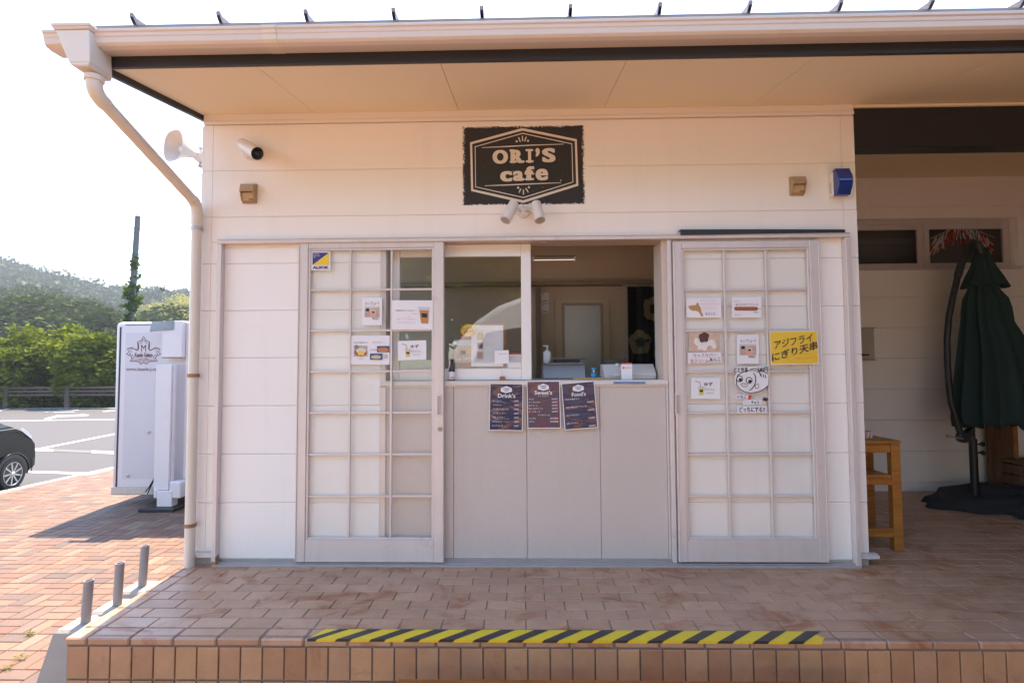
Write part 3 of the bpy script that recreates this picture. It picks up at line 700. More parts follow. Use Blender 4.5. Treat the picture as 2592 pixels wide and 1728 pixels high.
for k in range(18):
    x = -1.868+.4205*k
    g = G()
    prof = [(-.008,0),(-.010,.030),(-.005,.038),(.005,.038),(.010,.030),(.008,0)]
    for y, s_, up in ((RF-.034,.55,.026),(RF-.012,1.0,.0),(5.5,1.0,.0)):
        for px_, pz in prof: g.v.append((x+px_, y, rz(y)-.003+pz*s_+up))
    for i in range(2):
        for j in range(5): g.f.append((i*6+j,i*6+j+1,(i+1)*6+j+1,(i+1)*6+j))
    g.f.append((0,1,2,3,4,5)); g.f.append((17,16,15,14,13,12)); ob('roof_batten', g, m_roof, roof)
gut = node('gutter', cafe)
gp = [(0,.004),(-.062,.0),(-.088,.004),(-.100,.014),(-.104,.038),(-.108,.041),(-.110,.056),(-.117,.060),(-.118,.072),(-.112,.075),(-.104,.058),(-.098,.042),(-.094,.018),(-.084,.010),(-.004,.012),(-.004,.07),(0,.07)]
GY, GZ0 = EY-.024, 2.774
GX0 = RX0+.02
ob('gutter_trough', G().extrude_x([(GY+y, GZ0+z) for y, z in gp], GX0, RX1), m_gutter, gut, bevel=.0015, seg=1)
for xc in (dt(617,90,1,GY-.11).x, 3.9):
    ob('gutter_joint', G().extrude_x([(GY+y*1.03-.001, GZ0+z*1.01-.0015) for y, z in gp[:9]]+[(GY-.110,GZ0+.079),(GY,GZ0+.076)], xc-.033, xc+.033), m_pipe, gut)
# hopper at the left end and the downpipe
hop = node('rain_hopper', cafe)
hy0, hy1 = GY-.140, GY-.002
hzt, hzb = at(180,62,1,hy0).z, at(190,158,1,hy0).z
hxl, hxr, hxb, hxbr = at(139,90,1,hy0).x, at(224,90,1,hy0).x, at(174,160,1,hy0).x, at(227,160,1,hy0).x
def frust(z0, z1, a0, a1, g, e0=0.0, e1=0.0):           # a = (x left, x right) at the two heights
    n = len(g.v)
    for z, a, e in ((z0, a0, e0), (z1, a1, e1)): g.v += [(a[0]-e,hy0-e,z),(a[1]+e,hy0-e,z),(a[1]+e,hy1,z),(a[0]-e,hy1,z)]
    for q in ((0,3,2,1),(4,5,6,7),(0,1,5,4),(1,2,6,5),(2,3,7,6),(3,0,4,7)): g.f.append(tuple(n+i for i in q))
T_, B2 = (hxl, hxr), (hxb, hxbr)
g = G(); frust(hzb, hzt-.026, B2, T_, g); ob('hopper_body', g, m_pipe, hop, bevel=.004)
g = G(); frust(hzt-.0255, hzt-.014, T_, T_, g, .004, .010); frust(hzt-.0135, hzt, T_, T_, g, .012, .013); ob('hopper_rim', g, m_gutter, hop, bevel=.002)
g = G(); frust(hzb-.012, hzb-.0005, (hxb+.010,hxbr-.004), (hxb+.004,hxbr-.001), g); frust(hzb-.018, hzb-.0125, (hxb+.028,hxbr-.006), (hxb+.022,hxbr-.005), g); ob('hopper_base', g, m_pipe, hop, bevel=.002)
ob('end_cap', G().extrude_x([(GY+y*1.04, GZ0+z*1.02-.004) for y, z in gp[:9]]+[(GY,GZ0+.075)], at(113,120,1,GY-.1).x, hxl+.03), m_gutter, hop, bevel=.003)
hx0, hx1, hz = hxb+.022, hxbr+.010, hzb-.016
hc = Vector(((hx0+hx1)/2, (hy0+hy1)/2, hz))
DPX, DPY = dt(447,900,1,-.03).x, -.045
A_ = hc+Vector((0,0,-.015)); B_ = Vector((DPX, DPY, dt(447,470,1,DPY).z))
def bez(p0, p1, p2, n): return [(p0*(1-t)**2+p1*2*t*(1-t)+p2*t*t) for t in [i/n for i in range(n+1)]]
e0 = A_+Vector((0,0,-.075)); dirn = (B_-e0).normalized()
pipe = node('downpipe', cafe)
ob('pipe_collar', G().lathe([(.0415,0),(.0425,-.010),(.0415,-.024),(.037,-.026)], tuple(A_), 24), m_pipe, pipe, True)
p1 = e0+dirn*.075
ob('elbow', G().tube([A_+Vector((0,0,-.015))]+bez(A_+Vector((0,0,-.03)), e0+Vector((0,0,-.01)), p1, 10), .0345, 20), m_pipe, pipe, True)
p2 = B_-dirn*.05
ob('sloping_pipe', G().tube([p1, p2], .0305, 20), m_pipe, pipe, True)
ob('elbow', G().tube(bez(p2, B_, B_+Vector((0,0,-.07)), 8), .034, 20), m_pipe, pipe, True)
ob('pipe_socket', G().tube([B_+Vector((0,0,-.0705)), B_+Vector((0,0,-.13))], .0335, 20), m_pipe, pipe, True)
ob('vertical_pipe', G().tube([B_+Vector((0,0,-.1305)), Vector((DPX, DPY, GZ))], .0305, 20), m_pipe, pipe, True)
for v in (525, 862, 1205):
    z = dt(447,v,1,DPY).z
    ob('pipe_clamp', G().lathe([(.0315,-.011),(.034,-.011),(.034,.011),(.0315,.011)], (DPX,DPY,z), 20).box(DPX+.033,WX0+.004,DPY-.004,DPY+.012,z-.009,z+.009), m_rust if v > 600 else m_galv, pipe)

# ---- porch recess on the right
ob('recess_beam', G().cbox(WX1+.002,RX1,.0,.12,2.592,2.845,.003), m_brown, cafe)
ob('beam_cap', G().box(WX1+.002,RX1,-.012,.1,2.8455,2.862), m_soffit, cafe)
ob('recess_ceiling', G().box(WX1+.002,RX1,.121,1.9,3.06,3.09), m_soffit, cafe)
RY = 1.9
a = rect(2180,552,2578,682,RY,1.0); wz0, wz1 = a[2], a[3]; wx0, wx1 = 3.0, a[1]
rw = ob('recess_wall', G().box(WX1,RX1,RY+.018,RY+.12,-.1,wz0).box(WX1,RX1,RY+.018,RY+.12,wz1,3.3).box(wx1,RX1,RY+.018,RY+.12,wz0,wz1).box(WX1,wx0,RY+.018,RY+.12,wz0,wz1), m_siding, cafe)
bz = [.083+.2985*i for i in range(-1, 11)]
for z0, z1 in zip(bz, bz[1:]):
    segs = [(WX1, RX1)]
    if z1 > wz0 and z0 < wz1: segs = [(WX1, wx0), (wx1, RX1)] if (z0 >= wz0-.05 and z1 <= wz1+.05) else [(WX1, RX1)]
    for x0, x1 in segs:
        zz0, zz1 = z0, z1
        if (x0, x1) == (WX1, RX1):
            if z0 < wz0 < z1: zz1 = wz0
            if z0 < wz1 < z1: zz0 = wz1
            if zz0 != z0 or zz1 != z1:
                for q0, q1 in ((WX1, wx0), (wx1, RX1)):
                    c = .007; pts = [(RY+.016,z0+.001),(RY+.005,z0+.001),(RY,z0+c),(RY,z1-c),(RY+.005,z1-.001),(RY+.016,z1-.001)]
                    ob('siding_board', G().extrude_x(pts, q0, q1), m_siding, rw)
                c = .004; pts = [(RY+.016,zz0+.001),(RY+.003,zz0+.001),(RY,zz0+c),(RY,zz1-c),(RY+.003,zz1-.001),(RY+.016,zz1-.001)]
                ob('siding_board', G().extrude_x(pts, wx0, wx1), m_siding, rw); continue
        c = .007; pts = [(RY+.016,zz0+.001),(RY+.005,zz0+.001),(RY,zz0+c),(RY,zz1-c),(RY+.005,zz1-.001),(RY+.016,zz1-.001)]
        ob('siding_board', G().extrude_x(pts, x0, x1), m_siding, rw)
rwin = node('recess_window', cafe)
YW = RY+.07
zi0, zi1 = wz0+.02, wz1-.045; xd = at(2337,620,1,YW).x
fr = .035
ob('window_frame', G().box(wx0,wx1,YW-.02,YW+.03,wz1-.045,wz1).box(wx0,wx1,RY-.02,YW+.03,wz0,wz0+.018).box(wx1-.035,wx1,YW-.02,YW+.03,wz0+.0185,wz1-.0455).box(wx0,wx0+.035,YW-.02,YW+.03,wz0+.0185,wz1-.0455), m_alu, rwin)
for x0, x1 in ((wx0+.036, xd), (xd+.002, wx1-.036)):
    y = YW+(.0 if x0 > 3.2 else .012)
    ob('window_sash', G().box(x0,x0+.05,y-.012,y+.012,zi0,zi1).box(x1-.055,x1,y-.012,y+.012,zi0,zi1).box(x0+.0505,x1-.0555,y-.011,y+.011,zi0,zi0+.055).box(x0+.0505,x1-.0555,y-.011,y+.011,zi1-.05,zi1), m_alu, rwin)
    ob('glass_pane', G().box(x0+.051,x1-.056,y-.002,y+.002,zi0+.0555,zi1-.0505), m_clear, rwin)
ob('window_back', G().box(wx0,wx1,YW+.5,YW+.52,wz0-.4,wz1+.3), M('brown box', (.20,.17,.15), .9), rwin)  # closed box set behind the window to keep stray light out
# unseen walls and roof added on the right to darken the porch
m_shade = M('brown shade wall', (.06,.042,.034), .8, var=.2, vs=3)
ob('shade_wall', G().box(5.3,5.45,-9.0,1.9,GZ,3.2), m_shade, cafe); ob('shade_roof', G().box(3.2,8.0,-9.0,-.95,2.9,3.0), m_brown, cafe)
ob('shade_end_wall', G().box(3.3,5.299,-9.0,-8.86,GZ,2.899), m_shade, cafe)
for y in (-7.0,-5.0,-3.0): ob('shade_wall_window', G().cbox(5.27,5.2995,y-.6,y+.6,.6,1.9,.01), M('shade wall glass', (.03,.035,.04), .1), cafe)
ob('window_box', G().box(wx0,wx1,YW+.031,YW+.5,wz0-.42,wz0-.4).box(wx0,wx1,YW+.031,YW+.5,wz1+.3,wz1+.32).box(wx0-.02,wx0,YW+.031,YW+.5,wz0-.4,wz1+.3).box(wx1,wx1+.02,YW+.031,YW+.5,wz0-.4,wz1+.3), M('brown box side', (.24,.2,.17), .9), rwin)  # sides of the box that blocks light behind the porch window
# ================================================================== SIGN AND WALL FIXTURES
def painted_mat(name, col, ex, ez):
    """brush-stippled wall paint: pinholes inside, ragged towards the edges of the panel"""
    ma = bpy.data.materials.new(name); ma.use_nodes = True; nt = ma.node_tree; b = nt.nodes['Principled BSDF']; o = nt.nodes['Material Output']
    b.inputs['Base Color'].default_value = (*col, 1); b.inputs['Roughness'].default_value = .7
    g = N(nt, 'TexCoord'); uv = N(nt, 'SeparateXYZ'); nt.links.new(g.outputs['Generated'], uv.inputs[0])
    def edge(sock):
        a = N(nt, 'Math', operation='SUBTRACT'); a.inputs[1].default_value = .5; nt.links.new(sock, a.inputs[0])
        c = N(nt, 'Math', operation='ABSOLUTE'); nt.links.new(a.outputs[0], c.inputs[0]); return c.outputs[0]
    mx = N(nt, 'Math', operation='MAXIMUM'); nt.links.new(edge(uv.outputs[0]), mx.inputs[0]); nt.links.new(edge(uv.outputs[2]), mx.inputs[1])
    e = N(nt, 'MapRange'); e.inputs[1].default_value = .465; e.inputs[2].default_value = .505; e.inputs[3].default_value = .0; e.inputs[4].default_value = .34; nt.links.new(mx.outputs[0], e.inputs[0])
    nz = N(nt, 'TexNoise', Scale=95.0, Detail=3.0, Roughness=.7); nt.links.new(g.outputs['Object'], nz.inputs[0])
    n2 = N(nt, 'TexNoise', Scale=9.0, Detail=3.0); nt.links.new(g.outputs['Object'], n2.inputs[0])
    s1 = N(nt, 'Math', operation='MULTIPLY_ADD'); nt.links.new(n2.outputs[0], s1.inputs[0]); s1.inputs[1].default_value = .30; nt.links.new(e.outputs[0], s1.inputs[2])
    s2 = N(nt, 'Math', operation='ADD'); nt.links.new(s1.outputs[0], s2.inputs[0]); nt.links.new(nz.outputs[0], s2.inputs[1])
    th = N(nt, 'MapRange'); th.inputs[1].default_value = .80; th.inputs[2].default_value = .88; nt.links.new(s2.outputs[0], th.inputs[0])
    tr = N(nt, 'BsdfTransparent'); mxs = N(nt, 'MixShader'); nt.links.new(th.outputs[0], mxs.inputs[0]); nt.links.new(b.outputs[0], mxs.inputs[1]); nt.links.new(tr.outputs[0], mxs.inputs[2])
    nt.links.new(mxs.outputs[0], o.inputs[0]); return ma
sg = Print('cafe_sign', 'black stencilled hexagon cafe sign painted on the upper wall', 'sign', [(1170,321),(1478.5,317.5),(1481.5,517),(1171,521.5)], -.0015)
m_sgn = painted_mat('stencil black', (.022,.02,.021), 0, 0)
ob('painted_ground', G().prism([(p.x, p.z) for p in (sg.P(0,0),sg.P(1,0),sg.P(1,1),sg.P(0,1))], -.0014, -.0004), m_sgn, sg.t)
m_cream = M('bare wall stencil', (.72,.64,.56), .65, var=.05, vs=30)
def sq(x, y): return ((x-345)/1515., (y-195)/985.)
sg.line('hexagon_outline', [sq(1095,240),sq(1755,385),sq(1765,940),sq(1095,1140),sq(465,990),sq(455,405)], .022, m_cream, True)
sg.line('hexagon_inner_line', [sq(1095,290),sq(1705,430),sq(1712,905),sq(1100,1090),sq(508,950),sq(505,450)], .008, m_cream, True)
sg.line('rule', [sq(590,463),sq(900,452),sq(1200,440),sq(1605,432)], .010, m_cream, taper=True); sg.line('rule', [sq(620,938),sq(900,932),sq(1200,922),sq(1560,912)], .010, m_cream, taper=True)
for a, b_ in (((1045,340),(1068,398)),((1093,322),(1097,388)),((1143,335),(1120,392)),((1045,1030),(1068,980)),((1100,1055),(1100,992)),((1160,1028),(1128,975))): sg.line('ray', [sq(*a), sq(*b_)], .009, m_cream)
for c in ((1022,393),(1163,388),(1035,970),(1168,966)): u, v = sq(*c); sg.disc('dot', u, v, .009, m_cream, n=10)
BO = .035
for ch, x0, y0, x1, y1, bo in (('O',722,498,912,670,.03),('R',945,500,1105,665,.03),('I',1152,498,1208,665,.05),('’',1245,482,1315,592,.05),('S',1335,485,1500,662,.03),
                           ('c',815,765,962,895,.03),('a',972,765,1105,890,.022),('f',1120,710,1235,885,.03),('e',1252,745,1405,888,.022)):
    u0, v0 = sq(x0, y0); u1, v1 = sq(x1, y1)
    for dx in ((0,) if ch in 'I’' else (-.0065, .0065, 0)): sg.text(ch, u0+.006+dx, v0, u1-.006+dx, v1, m_cream, bo, res=6)
def serif(x0, x1, y, h=26):
    u0, v0 = sq(x0, y-h/2); u1, v1 = sq(x1, y+h/2); r = (v1-v0)*.5
    sg.geo('serif', [[(u0, v0+r*.4),(u0+.008, v0),(u1-.008, v0),(u1, v0+r*.4),(u1, v1-r*.4),(u1-.008, v1),(u0+.008, v1),(u0, v1-r*.4)]], m_cream)
for s_ in ((932,1000,512),(935,1028,652),(1055,1118,652),(1130,1225,512),(1132,1228,652),(1120,1232,872),(1115,1238,806,20),(1075,1115,874)): serif(*s_)

# twin spot lamp
lampc = at(1325,538,1,0)
sp = thing('twin_spot_lamp', 'white twin spotlight mounted under the black cafe sign', 'lamp', (lampc.x, 0, lampc.z))
m_lamp = M('lamp enamel', (.72,.68,.64), .4, var=.04, stain=(9,.62,(.5,.4,.3),.4))
ob('wall_plate', G().lathe([(.041,0),(.041,-.012),(.034,-.022),(.0,-.024)], (lampc.x,0,lampc.z), 28, 'y'), m_lamp, sp, True)
for dx, dz in ((.002,.026),(.002,-.026)): ob('screw', G().lathe([(.0035,-.02),(.0035,-.0255),(0,-.0258)], (lampc.x+dx,0,lampc.z+dz), 8, 'y'), m_alud, sp)
for s_, (ut, vt), (ub, vb) in ((-1,(1301,516),(1280,557)),(1,(1356,516),(1367,557))):
    y = -.085; T = at(ut, vt, 1, y); B = at(ub, vb, 1, y-.055); d = (B-T).normalized(); R = .032
    hd = node('lamp_head', sp)
    ob('housing', G().tube([T-d*.014,T-d*.006,T,B-d*.005,B], [.012,.024,R,R,R*.97], 28), m_lamp, hd, True)
    ob('reflector', G().tube([B+d*.0008,B+d*.0015], [R*.8,R*.78], 24), M('dim lens', (.30,.28,.25), .3), hd, True)
    ob('rim', G().tube([B-d*.002,B+d*.003,B+d*.003,B-d*.002], [R*1.03,R*1.03,R*.83,R*.83], 28, False), m_lamp, hd, True)
    ob('arm', G().tube([Vector((lampc.x+s_*.012,-.012,lampc.z+.002)),Vector((lampc.x+s_*.03,-.05,lampc.z+.008)),(T+B)/2], .009, 10), m_lamp, hd, True)
# two sensor lights
m_sens = M('yellowed plastic', (.40,.27,.15), .45, var=.08); m_sens2 = M('sensor window', (.52,.36,.20), .3)
for (u0, v0, u1, v1), lab, fl in (((551,420,588,465),'yellowed sensor light on the wall below the security camera',1),((1816,403,1852,447),'yellowed sensor light on the wall beside the blue siren',-1)):
    x0, x1, z0, z1 = rect(u0, v0, u1, v1, -.03); w_ = x1-x0; h_ = z1-z0; cx = (x0+x1)/2
    t = thing('sensor_light', lab, 'sensor light', (cx, 0, z0), 'sensor lights on the front wall')
    ob('backplate', G().cbox(cx-w_*.46,cx+w_*.46,-.012,-.0005,z0,z1,.004), m_sens, t)
    ob('hood', G().extrude_x([(-.0125,z1-.002),(-.045,z1-.012),(-.058,z1-h_*.5),(-.050,z1-h_*.5),(-.04,z1-.022),(-.0125,z1-.014)], cx-w_*.42, cx+w_*.42), m_sens, t, bevel=.002)
    for a in (-.42, .36): ob('cheek', G().extrude_x([(-.0125,z1-.0145),(-.0395,z1-.0225),(-.0495,z1-h_*.5),(-.03,z0+.012),(-.0125,z0+.008)], cx+w_*a, cx+w_*(a+.06)), m_sens, t)
    ob('sensor_window', G().extrude_x([(-.0125,z1-h_*.42),(-.036,z1-h_*.5),(-.026,z0+.014),(-.0125,z0+.012)], cx-w_*.355, cx+w_*.355), m_sens2, t)
    for dx in (.12, .28): ob('dial', G().lathe([(.004,-.026),(.004,-.033),(0,-.0335)], (cx+w_*dx,0,z0+.02), 10, 'y'), m_brown, t)
# security camera
cc = at(636,380,1,0)
cv = thing('security_camera', 'white bullet security camera with black face, high on the left wall', 'security camera', (cc.x, 0, cc.z))
ob('mount', G().lathe([(.052,0),(.053,-.016),(.046,-.024),(.020,-.028),(.018,-.05)], (cc.x-.004,0,cc.z-.012), 28, 'y'), m_lamp, cv, True)
A = Vector((cc.x-.026,-.06,cc.z+.012)); B = at(650,388,1,-.16); d = (B-A).normalized()
ob('body', G().tube([A-d*.02,A-d*.012,A,B-d*.012], [.022,.033,.038,.038], 24), m_lamp, cv, True)
ob('sun_hood', G().tube([A+d*.03,B+d*.012], [.0400,.0400], 24, False), m_lamp, cv, True)
ob('face', G().tube([B-d*.0115,B+d*.003,B+d*.004], [.0385,.0385,.034], 24), M('lens face', (.012,.013,.014), .15), cv, True)
ob('lens', G().tube([B+d*.0045,B+d*.006], [.013,.011], 16), M('lens glass', (.03,.03,.04), .05), cv, True)
# horn loudspeaker on the left corner
hs = thing('horn_speaker', 'beige horn loudspeaker fixed to the left corner of the building', 'loudspeaker', (WX0, .3, at(470,372,1,.1).z))
m_horn = M('horn beige', (.76,.70,.63), .45, var=.05)
B = at(438,369,1,.05); A = B+Vector((.062,.165,-.004)); d = (B-A).normalized(); L = (B-A).length
side_ = d.cross(Vector((0,0,1))).normalized(); upv = side_.cross(d)
g = G(); nseg = 28; prof = [(0,.024),(.18,.028),(.35,.037),(.55,.055),(.75,.078),(.9,.098),(1.0,.112),(1.0,.108),(.9,.092),(.75,.072),(.55,.05),(.35,.032)]
for t_, r_ in prof:
    c = A+d*(L*t_); sqr = min(1, max(0, (t_-.3)/.5))
    for j in range(nseg):
        q = 2*math.pi*j/nseg; ca, sa = math.cos(q), math.sin(q); e = 1-.22*sqr
        ca = math.copysign(abs(ca)**e, ca); sa = math.copysign(abs(sa)**e, sa)
        g.v.append(tuple(c+side_*(ca*r_*.82)+upv*(sa*r_*.96)))
for i in range(len(prof)-1):
    for j in range(nseg): j2 = (j+1) % nseg; g.f.append((i*nseg+j,i*nseg+j2,(i+1)*nseg+j2,(i+1)*nseg+j))
g.f.append(tuple(range(nseg-1,-1,-1))); g.f.append(tuple(range((len(prof)-1)*nseg,len(prof)*nseg)))
ob('horn', g, m_horn, hs, True)
ob('driver', G().tube([A-d*.06,A-d*.055,A-d*.01,A+d*.02], [.02,.036,.038,.026], 24), m_horn, hs, True)
ob('inner_cone', G().tube([A+d*(L*.36),A+d*(L*.68),A+d*(L*.72)], [.026,.024,.017], 18), M('inner cone', (.70,.68,.68), .5), hs, True)
for dz in (.065,-.065):
    P = A-d*.02+Vector((0,0,dz)); ob('bracket_arm', G().bar(P, (WX0-.010, P.y+.02, P.z+.003), .012, .006), m_galv, hs)
    ob('bracket_bolt', G().tube([P+Vector((-.006,-.012,0)),P+Vector((-.006,.02,0))], .007, 8), m_galv, hs)
ob('bracket_strap', G().bar(A-d*.02+Vector((0,0,.065)), A-d*.02+Vector((0,0,-.065)), .02, .005, up=(0,1,0)), m_galv, hs)
# blue siren
x0, x1, z0, z1 = rect(1908,390,1946,453,-.04)
bs_ = thing('alarm_siren', 'blue dome alarm siren at the right end of the front wall', 'siren', ((x0+x1)/2, 0, z0))
ob('housing', G().cbox(x0+.006,x1-.014,-.045,-.0005,z0+.006,z1-.012,.006), m_lamp, bs_, bevel=.004)
m_blue = M('blue lens', (.012,.035,.22), .12, var=.1, coat=.6)
g = G(); nz_ = 10
pts = []
for i in range(nz_+1):
    t_ = i/nz_; z = z0+.008+(z1-z0-.008)*t_; pts.append((-.045-.052*math.sin(math.pi*min(.93,max(.07,t_)))**.55, z))
g.extrude_x([(-.034,z0+.004)]+pts+[(-.034,z1)], x0+.014, x1+.004)
ob('blue_dome', g, m_blue, bs_, bevel=.006, seg=3)
for k in range(6): ob('louvre', G().box(x0+.0054,x0+.0059,-.034,-.02,z0+.03+.012*k,z0+.034+.012*k), m_black, bs_)

# ================================================================== PAPERS ON THE DOORS
YP, YQ = -.0212, -.0355            # on the glass, and lying over the bars
def q4(u0, v0, u1, v1, r=0.0):     # slightly turned rectangle in photograph pixels
    c = ((u0+u1)/2, (v0+v1)/2); out = []
    for u, v in ((u0,v0),(u1,v0),(u1,v1),(u0,v1)):
        du, dv = u-c[0], v-c[1]; out.append((c[0]+du*math.cos(r)-dv*math.sin(r), c[1]+du*math.sin(r)+dv*math.cos(r)))
    return out
PG = 'paper notices on the sliding doors'
m_navy = M('navy print', (.03,.035,.20), .45); m_yelp = M('yellow print', (.80,.56,.03), .45, var=.04)
p = Print('security_sticker', 'small blue and yellow security sticker in the top left pane', 'sticker', q4(788,636,836.5,684.5), YP, m_paper, .0008)
p.poly('blue_field', [(.07,.07),(.93,.07),(.07,.72)], m_navy); p.poly('yellow_field', [(.93,.07),(.93,.72),(.07,.72)], m_yelp)
for k, s_ in enumerate(('Always','Security','OK')): p.text(s_, .11, .12+.085*k, (.42,.46,.22)[k], .18+.085*k, m_paper, .01)
p.text('ALSOK', .08, .77, .93, .93, m_navy, .05)
def photo(p, u0, v0, u1, v1, base, blobs, name='photo_print'):
    p.rect(name, u0, v0, u1, v1, M('photo ground', base, .55, var=.35, vs=40))
    for cu, cv_, r, sq_, col, rot in blobs: p.disc('photo_detail', cu, cv_, r, M('photo tone', col, .55, var=.3, vs=70), sq_, 16, rot)
def cup(p, cu, cv_, w_, h_, liq, tilt=0.0, straw=True):
    m_l = M('drink print', liq, .5, var=.2, vs=60); m_lid = M('cup print', (.60,.57,.62), .5); t = tilt
    def q(a, b): return (cu+w_*(a*math.cos(t))-0*b+w_*b*math.sin(t)*.4, cv_+h_*b+w_*a*math.sin(t)*.3)
    p.poly('cup_print', [q(-.5,-.42),q(.5,-.42),q(.34,.5),q(-.34,.5)], m_l); p.poly('cup_lid', [q(-.6,-.5),q(.6,-.5),q(.52,-.3),q(-.52,-.3)], m_lid)
    p.poly('cup_label', [q(-.28,-.12),q(.3,-.12),q(.27,.14),q(-.26,.14)], m_ink)
    if straw: p.line('straw', [q(-.1,-.45), q(-.25,-.95), q(-1.0,-1.1)], .022, m_greyink)
def juice(quad, lab):
    p = Print('juice_notice', lab, 'notice', quad, YP, m_paper, group=PG)
    p.text('みっくすじゅーす', .16,.15,.88,.28, m_ink, .0); p.rect('photo_print', .13,.32,.88,.71, M('photo juice', (.52,.36,.30), .55, var=.4, vs=30))
    p.poly('photo_detail', [(.13,.32),(.88,.32),(.88,.38),(.13,.42)], M('awning', (.62,.56,.52), .5)); p.rect('photo_detail', .2,.39,.36,.5, m_ink)
    p.poly('photo_detail', [(.42,.44),(.70,.44),(.66,.70),(.46,.70)], M('cup photo', (.70,.52,.40), .5)); p.rect('photo_detail', .48,.50,.63,.57, m_ink)
    p.poly('photo_detail', [(.40,.58),(.5,.52),(.62,.62),(.72,.6),(.74,.71),(.36,.71)], M('hand photo', (.66,.36,.27), .5))
    p.text('¥320-', .52,.72,.85,.80, m_ink, .0); return p
juice(q4(916.5,753,967,823,-.005), 'white portrait notice with a cup photo on the left door')
p = Print('ginger_notice', 'wide white notice with an amber iced drink on the left door', 'notice', q4(992,760,1095.5,834,.004), YQ+.005, m_paper, group=PG)
p.text("ORI'Sジンジャー", .09,.315,.62,.39, m_greyink, .02); p.text('- - - - - - - - - - -  ¥350-', .09,.44,.64,.48, m_softink)
for k, (a, b_) in enumerate(((.27,.46),(.13,.60),(.12,.59))): p.text(('ジンジャー 果実','自家製のジンジャーシロップを炭酸で割りました','さわやかな香りと刺激をお楽しみください')[k], a, .555+.075*k+(.04 if k == 2 else 0), b_, .59+.075*k+(.04 if k == 2 else 0), m_pinkink)
cup(p, .795, .51, .25, .56, (.50,.22,.07), .18, False)
p = Print('potato_notice', 'white notice with three food photos, lower middle of the left door', 'notice', q4(888,849,986.5,922.5,.004), YP, m_paper, group=PG)
p.text('浜守の塩ポテト', .075,.21,.46,.28, m_greyink, .01); p.text('にぎり天', .50,.47,.67,.52, m_navy, .02); p.text('(えび) あつあつ', .55,.18,.82,.29, m_softink); p.text('240円', .20,.77,.33,.82, m_softink); p.text('1個', .86,.66,.94,.71, m_ink); p.text('250円', .85,.73,.96,.78, m_ink)
photo(p, .085,.35,.43,.72, (.45,.40,.38), [(.26,.58,.165,.62,(.36,.07,.04),0),(.27,.53,.13,.55,(.70,.62,.50),0),(.24,.60,.05,1.4,(.78,.50,.08),.5),(.30,.60,.05,1.4,(.80,.55,.10),-.4),(.15,.40,.06,.9,(.22,.21,.22),0)])
photo(p, .68,.36,.995,.57, (.05,.07,.13), [(.84,.49,.15,.38,(.52,.20,.09),0)]); photo(p, .50,.62,.825,.83, (.05,.10,.20), [(.66,.74,.13,.36,(.62,.47,.28),0)])
def yuzu(quad, lab):
    p = Print('yuzu_notice', lab, 'notice', quad, YP, m_paper, group=PG)
    cup(p, .35,.62,.20,.42,(.66,.56,.12),.06); p.text('ゆず', .45,.21,.74,.39, m_ink, .015); p.text('スカッシュ', .45,.48,.80,.61, m_ink, .0); p.text('350円', .51,.68,.77,.77, m_softink); return p
yuzu([(1007,863),(1078.5,860.5),(1079.5,910),(1007.5,912)], 'white notice with a straw cup drawing on the left door')
# right door
p = Print('fish_fry_notice', 'white notice with a fried fish photo, top left of the right door', 'notice', q4(1737,754,1825,804), YP, m_paper, group=PG)
m_fry = M('fried crust', (.50,.26,.10), .6, var=.4, vs=50)
p.poly('photo_print', [(.05,.42),(.16,.37),(.27,.36),(.33,.20),(.37,.36),(.42,.52),(.44,.72),(.49,.92),(.43,.94),(.36,.72),(.27,.64),(.18,.66),(.09,.56)], m_fry)
p.text('国産 のどぐろ使用です', .42,.10,.86,.16, m_softink); p.text('のどぐろフライ', .43,.25,.93,.36, m_pinkink, .0); p.text('¥310-', .54,.73,.86,.88, m_greyink)
for k in range(3): p.rect('text_line', .45,.44+.07*k,.84,.447+.07*k, m_softink)
p = Print('sausage_notice', 'white notice with a sausage on a stick on the right door', 'notice', q4(1852,751.5,1926.5,803.5,.004), YP, m_paper, group=PG)
m_saus = M('sausage print', (.34,.09,.04), .45, var=.3, vs=40)
p.text("ORI'Sの", .06,.18,.28,.25, m_softink); p.text('あらびきフランク', .13,.31,.90,.43, m_ink, .0); p.line('stick', [(.86,.575),(1.0,.57)], .02, M('stick', (.55,.36,.2), .6))
p.poly('photo_print', [(.08,.57),(.10,.49),(.16,.475),(.5,.48),(.82,.475),(.89,.53),(.89,.60),(.84,.665),(.5,.67),(.14,.665),(.09,.63)], m_saus)
for k in range(6): p.line('score_mark', [(.2+.11*k,.50),(.24+.11*k,.60)], .014, M('score', (.55,.24,.12), .5))
p.text('¥300-', .74,.72,.90,.78, m_ink); p.text('新発売', .09,.85,.30,.92, m_softink)
p = Print('waffle_photo', 'photo of soft cream with bean paste on the right door', 'photo', q4(1743.5,840,1821,890), YP, M('photo cream', (.60,.42,.32), .5, var=.4, vs=25), group=PG)
m_crm = M('cream', (.78,.72,.68), .5, var=.08, vs=30)
for cu, cv_, r, sq_, rt in ((.27,.50,.10,1.3,-.3),(.42,.62,.10,1.5,.1),(.58,.55,.11,1.3,.2),(.75,.55,.11,1.0,-.4),(.50,.82,.09,1.0,.6),(.36,.75,.08,1.3,.5),(.82,.72,.07,1.2,.3)): p.disc('cream_swirl', cu, cv_, r, m_crm, sq_, 14, rt)
for cu, cv_, r in ((.48,.28,.15),(.40,.20,.08),(.58,.18,.08),(.50,.12,.08),(.55,.40,.08),(.42,.42,.08)): p.disc('bean_paste', cu, cv_, r, M('bean paste', (.10,.035,.03), .4, var=.5, vs=60), .9, 12)
p = Print('waffle_label', 'handwritten black and red name strip under the soft cream photo', 'label', [(1740,892.5),(1825,889),(1826.5,917),(1741.5,920.5)], YP-.0013, m_paper, group=PG)
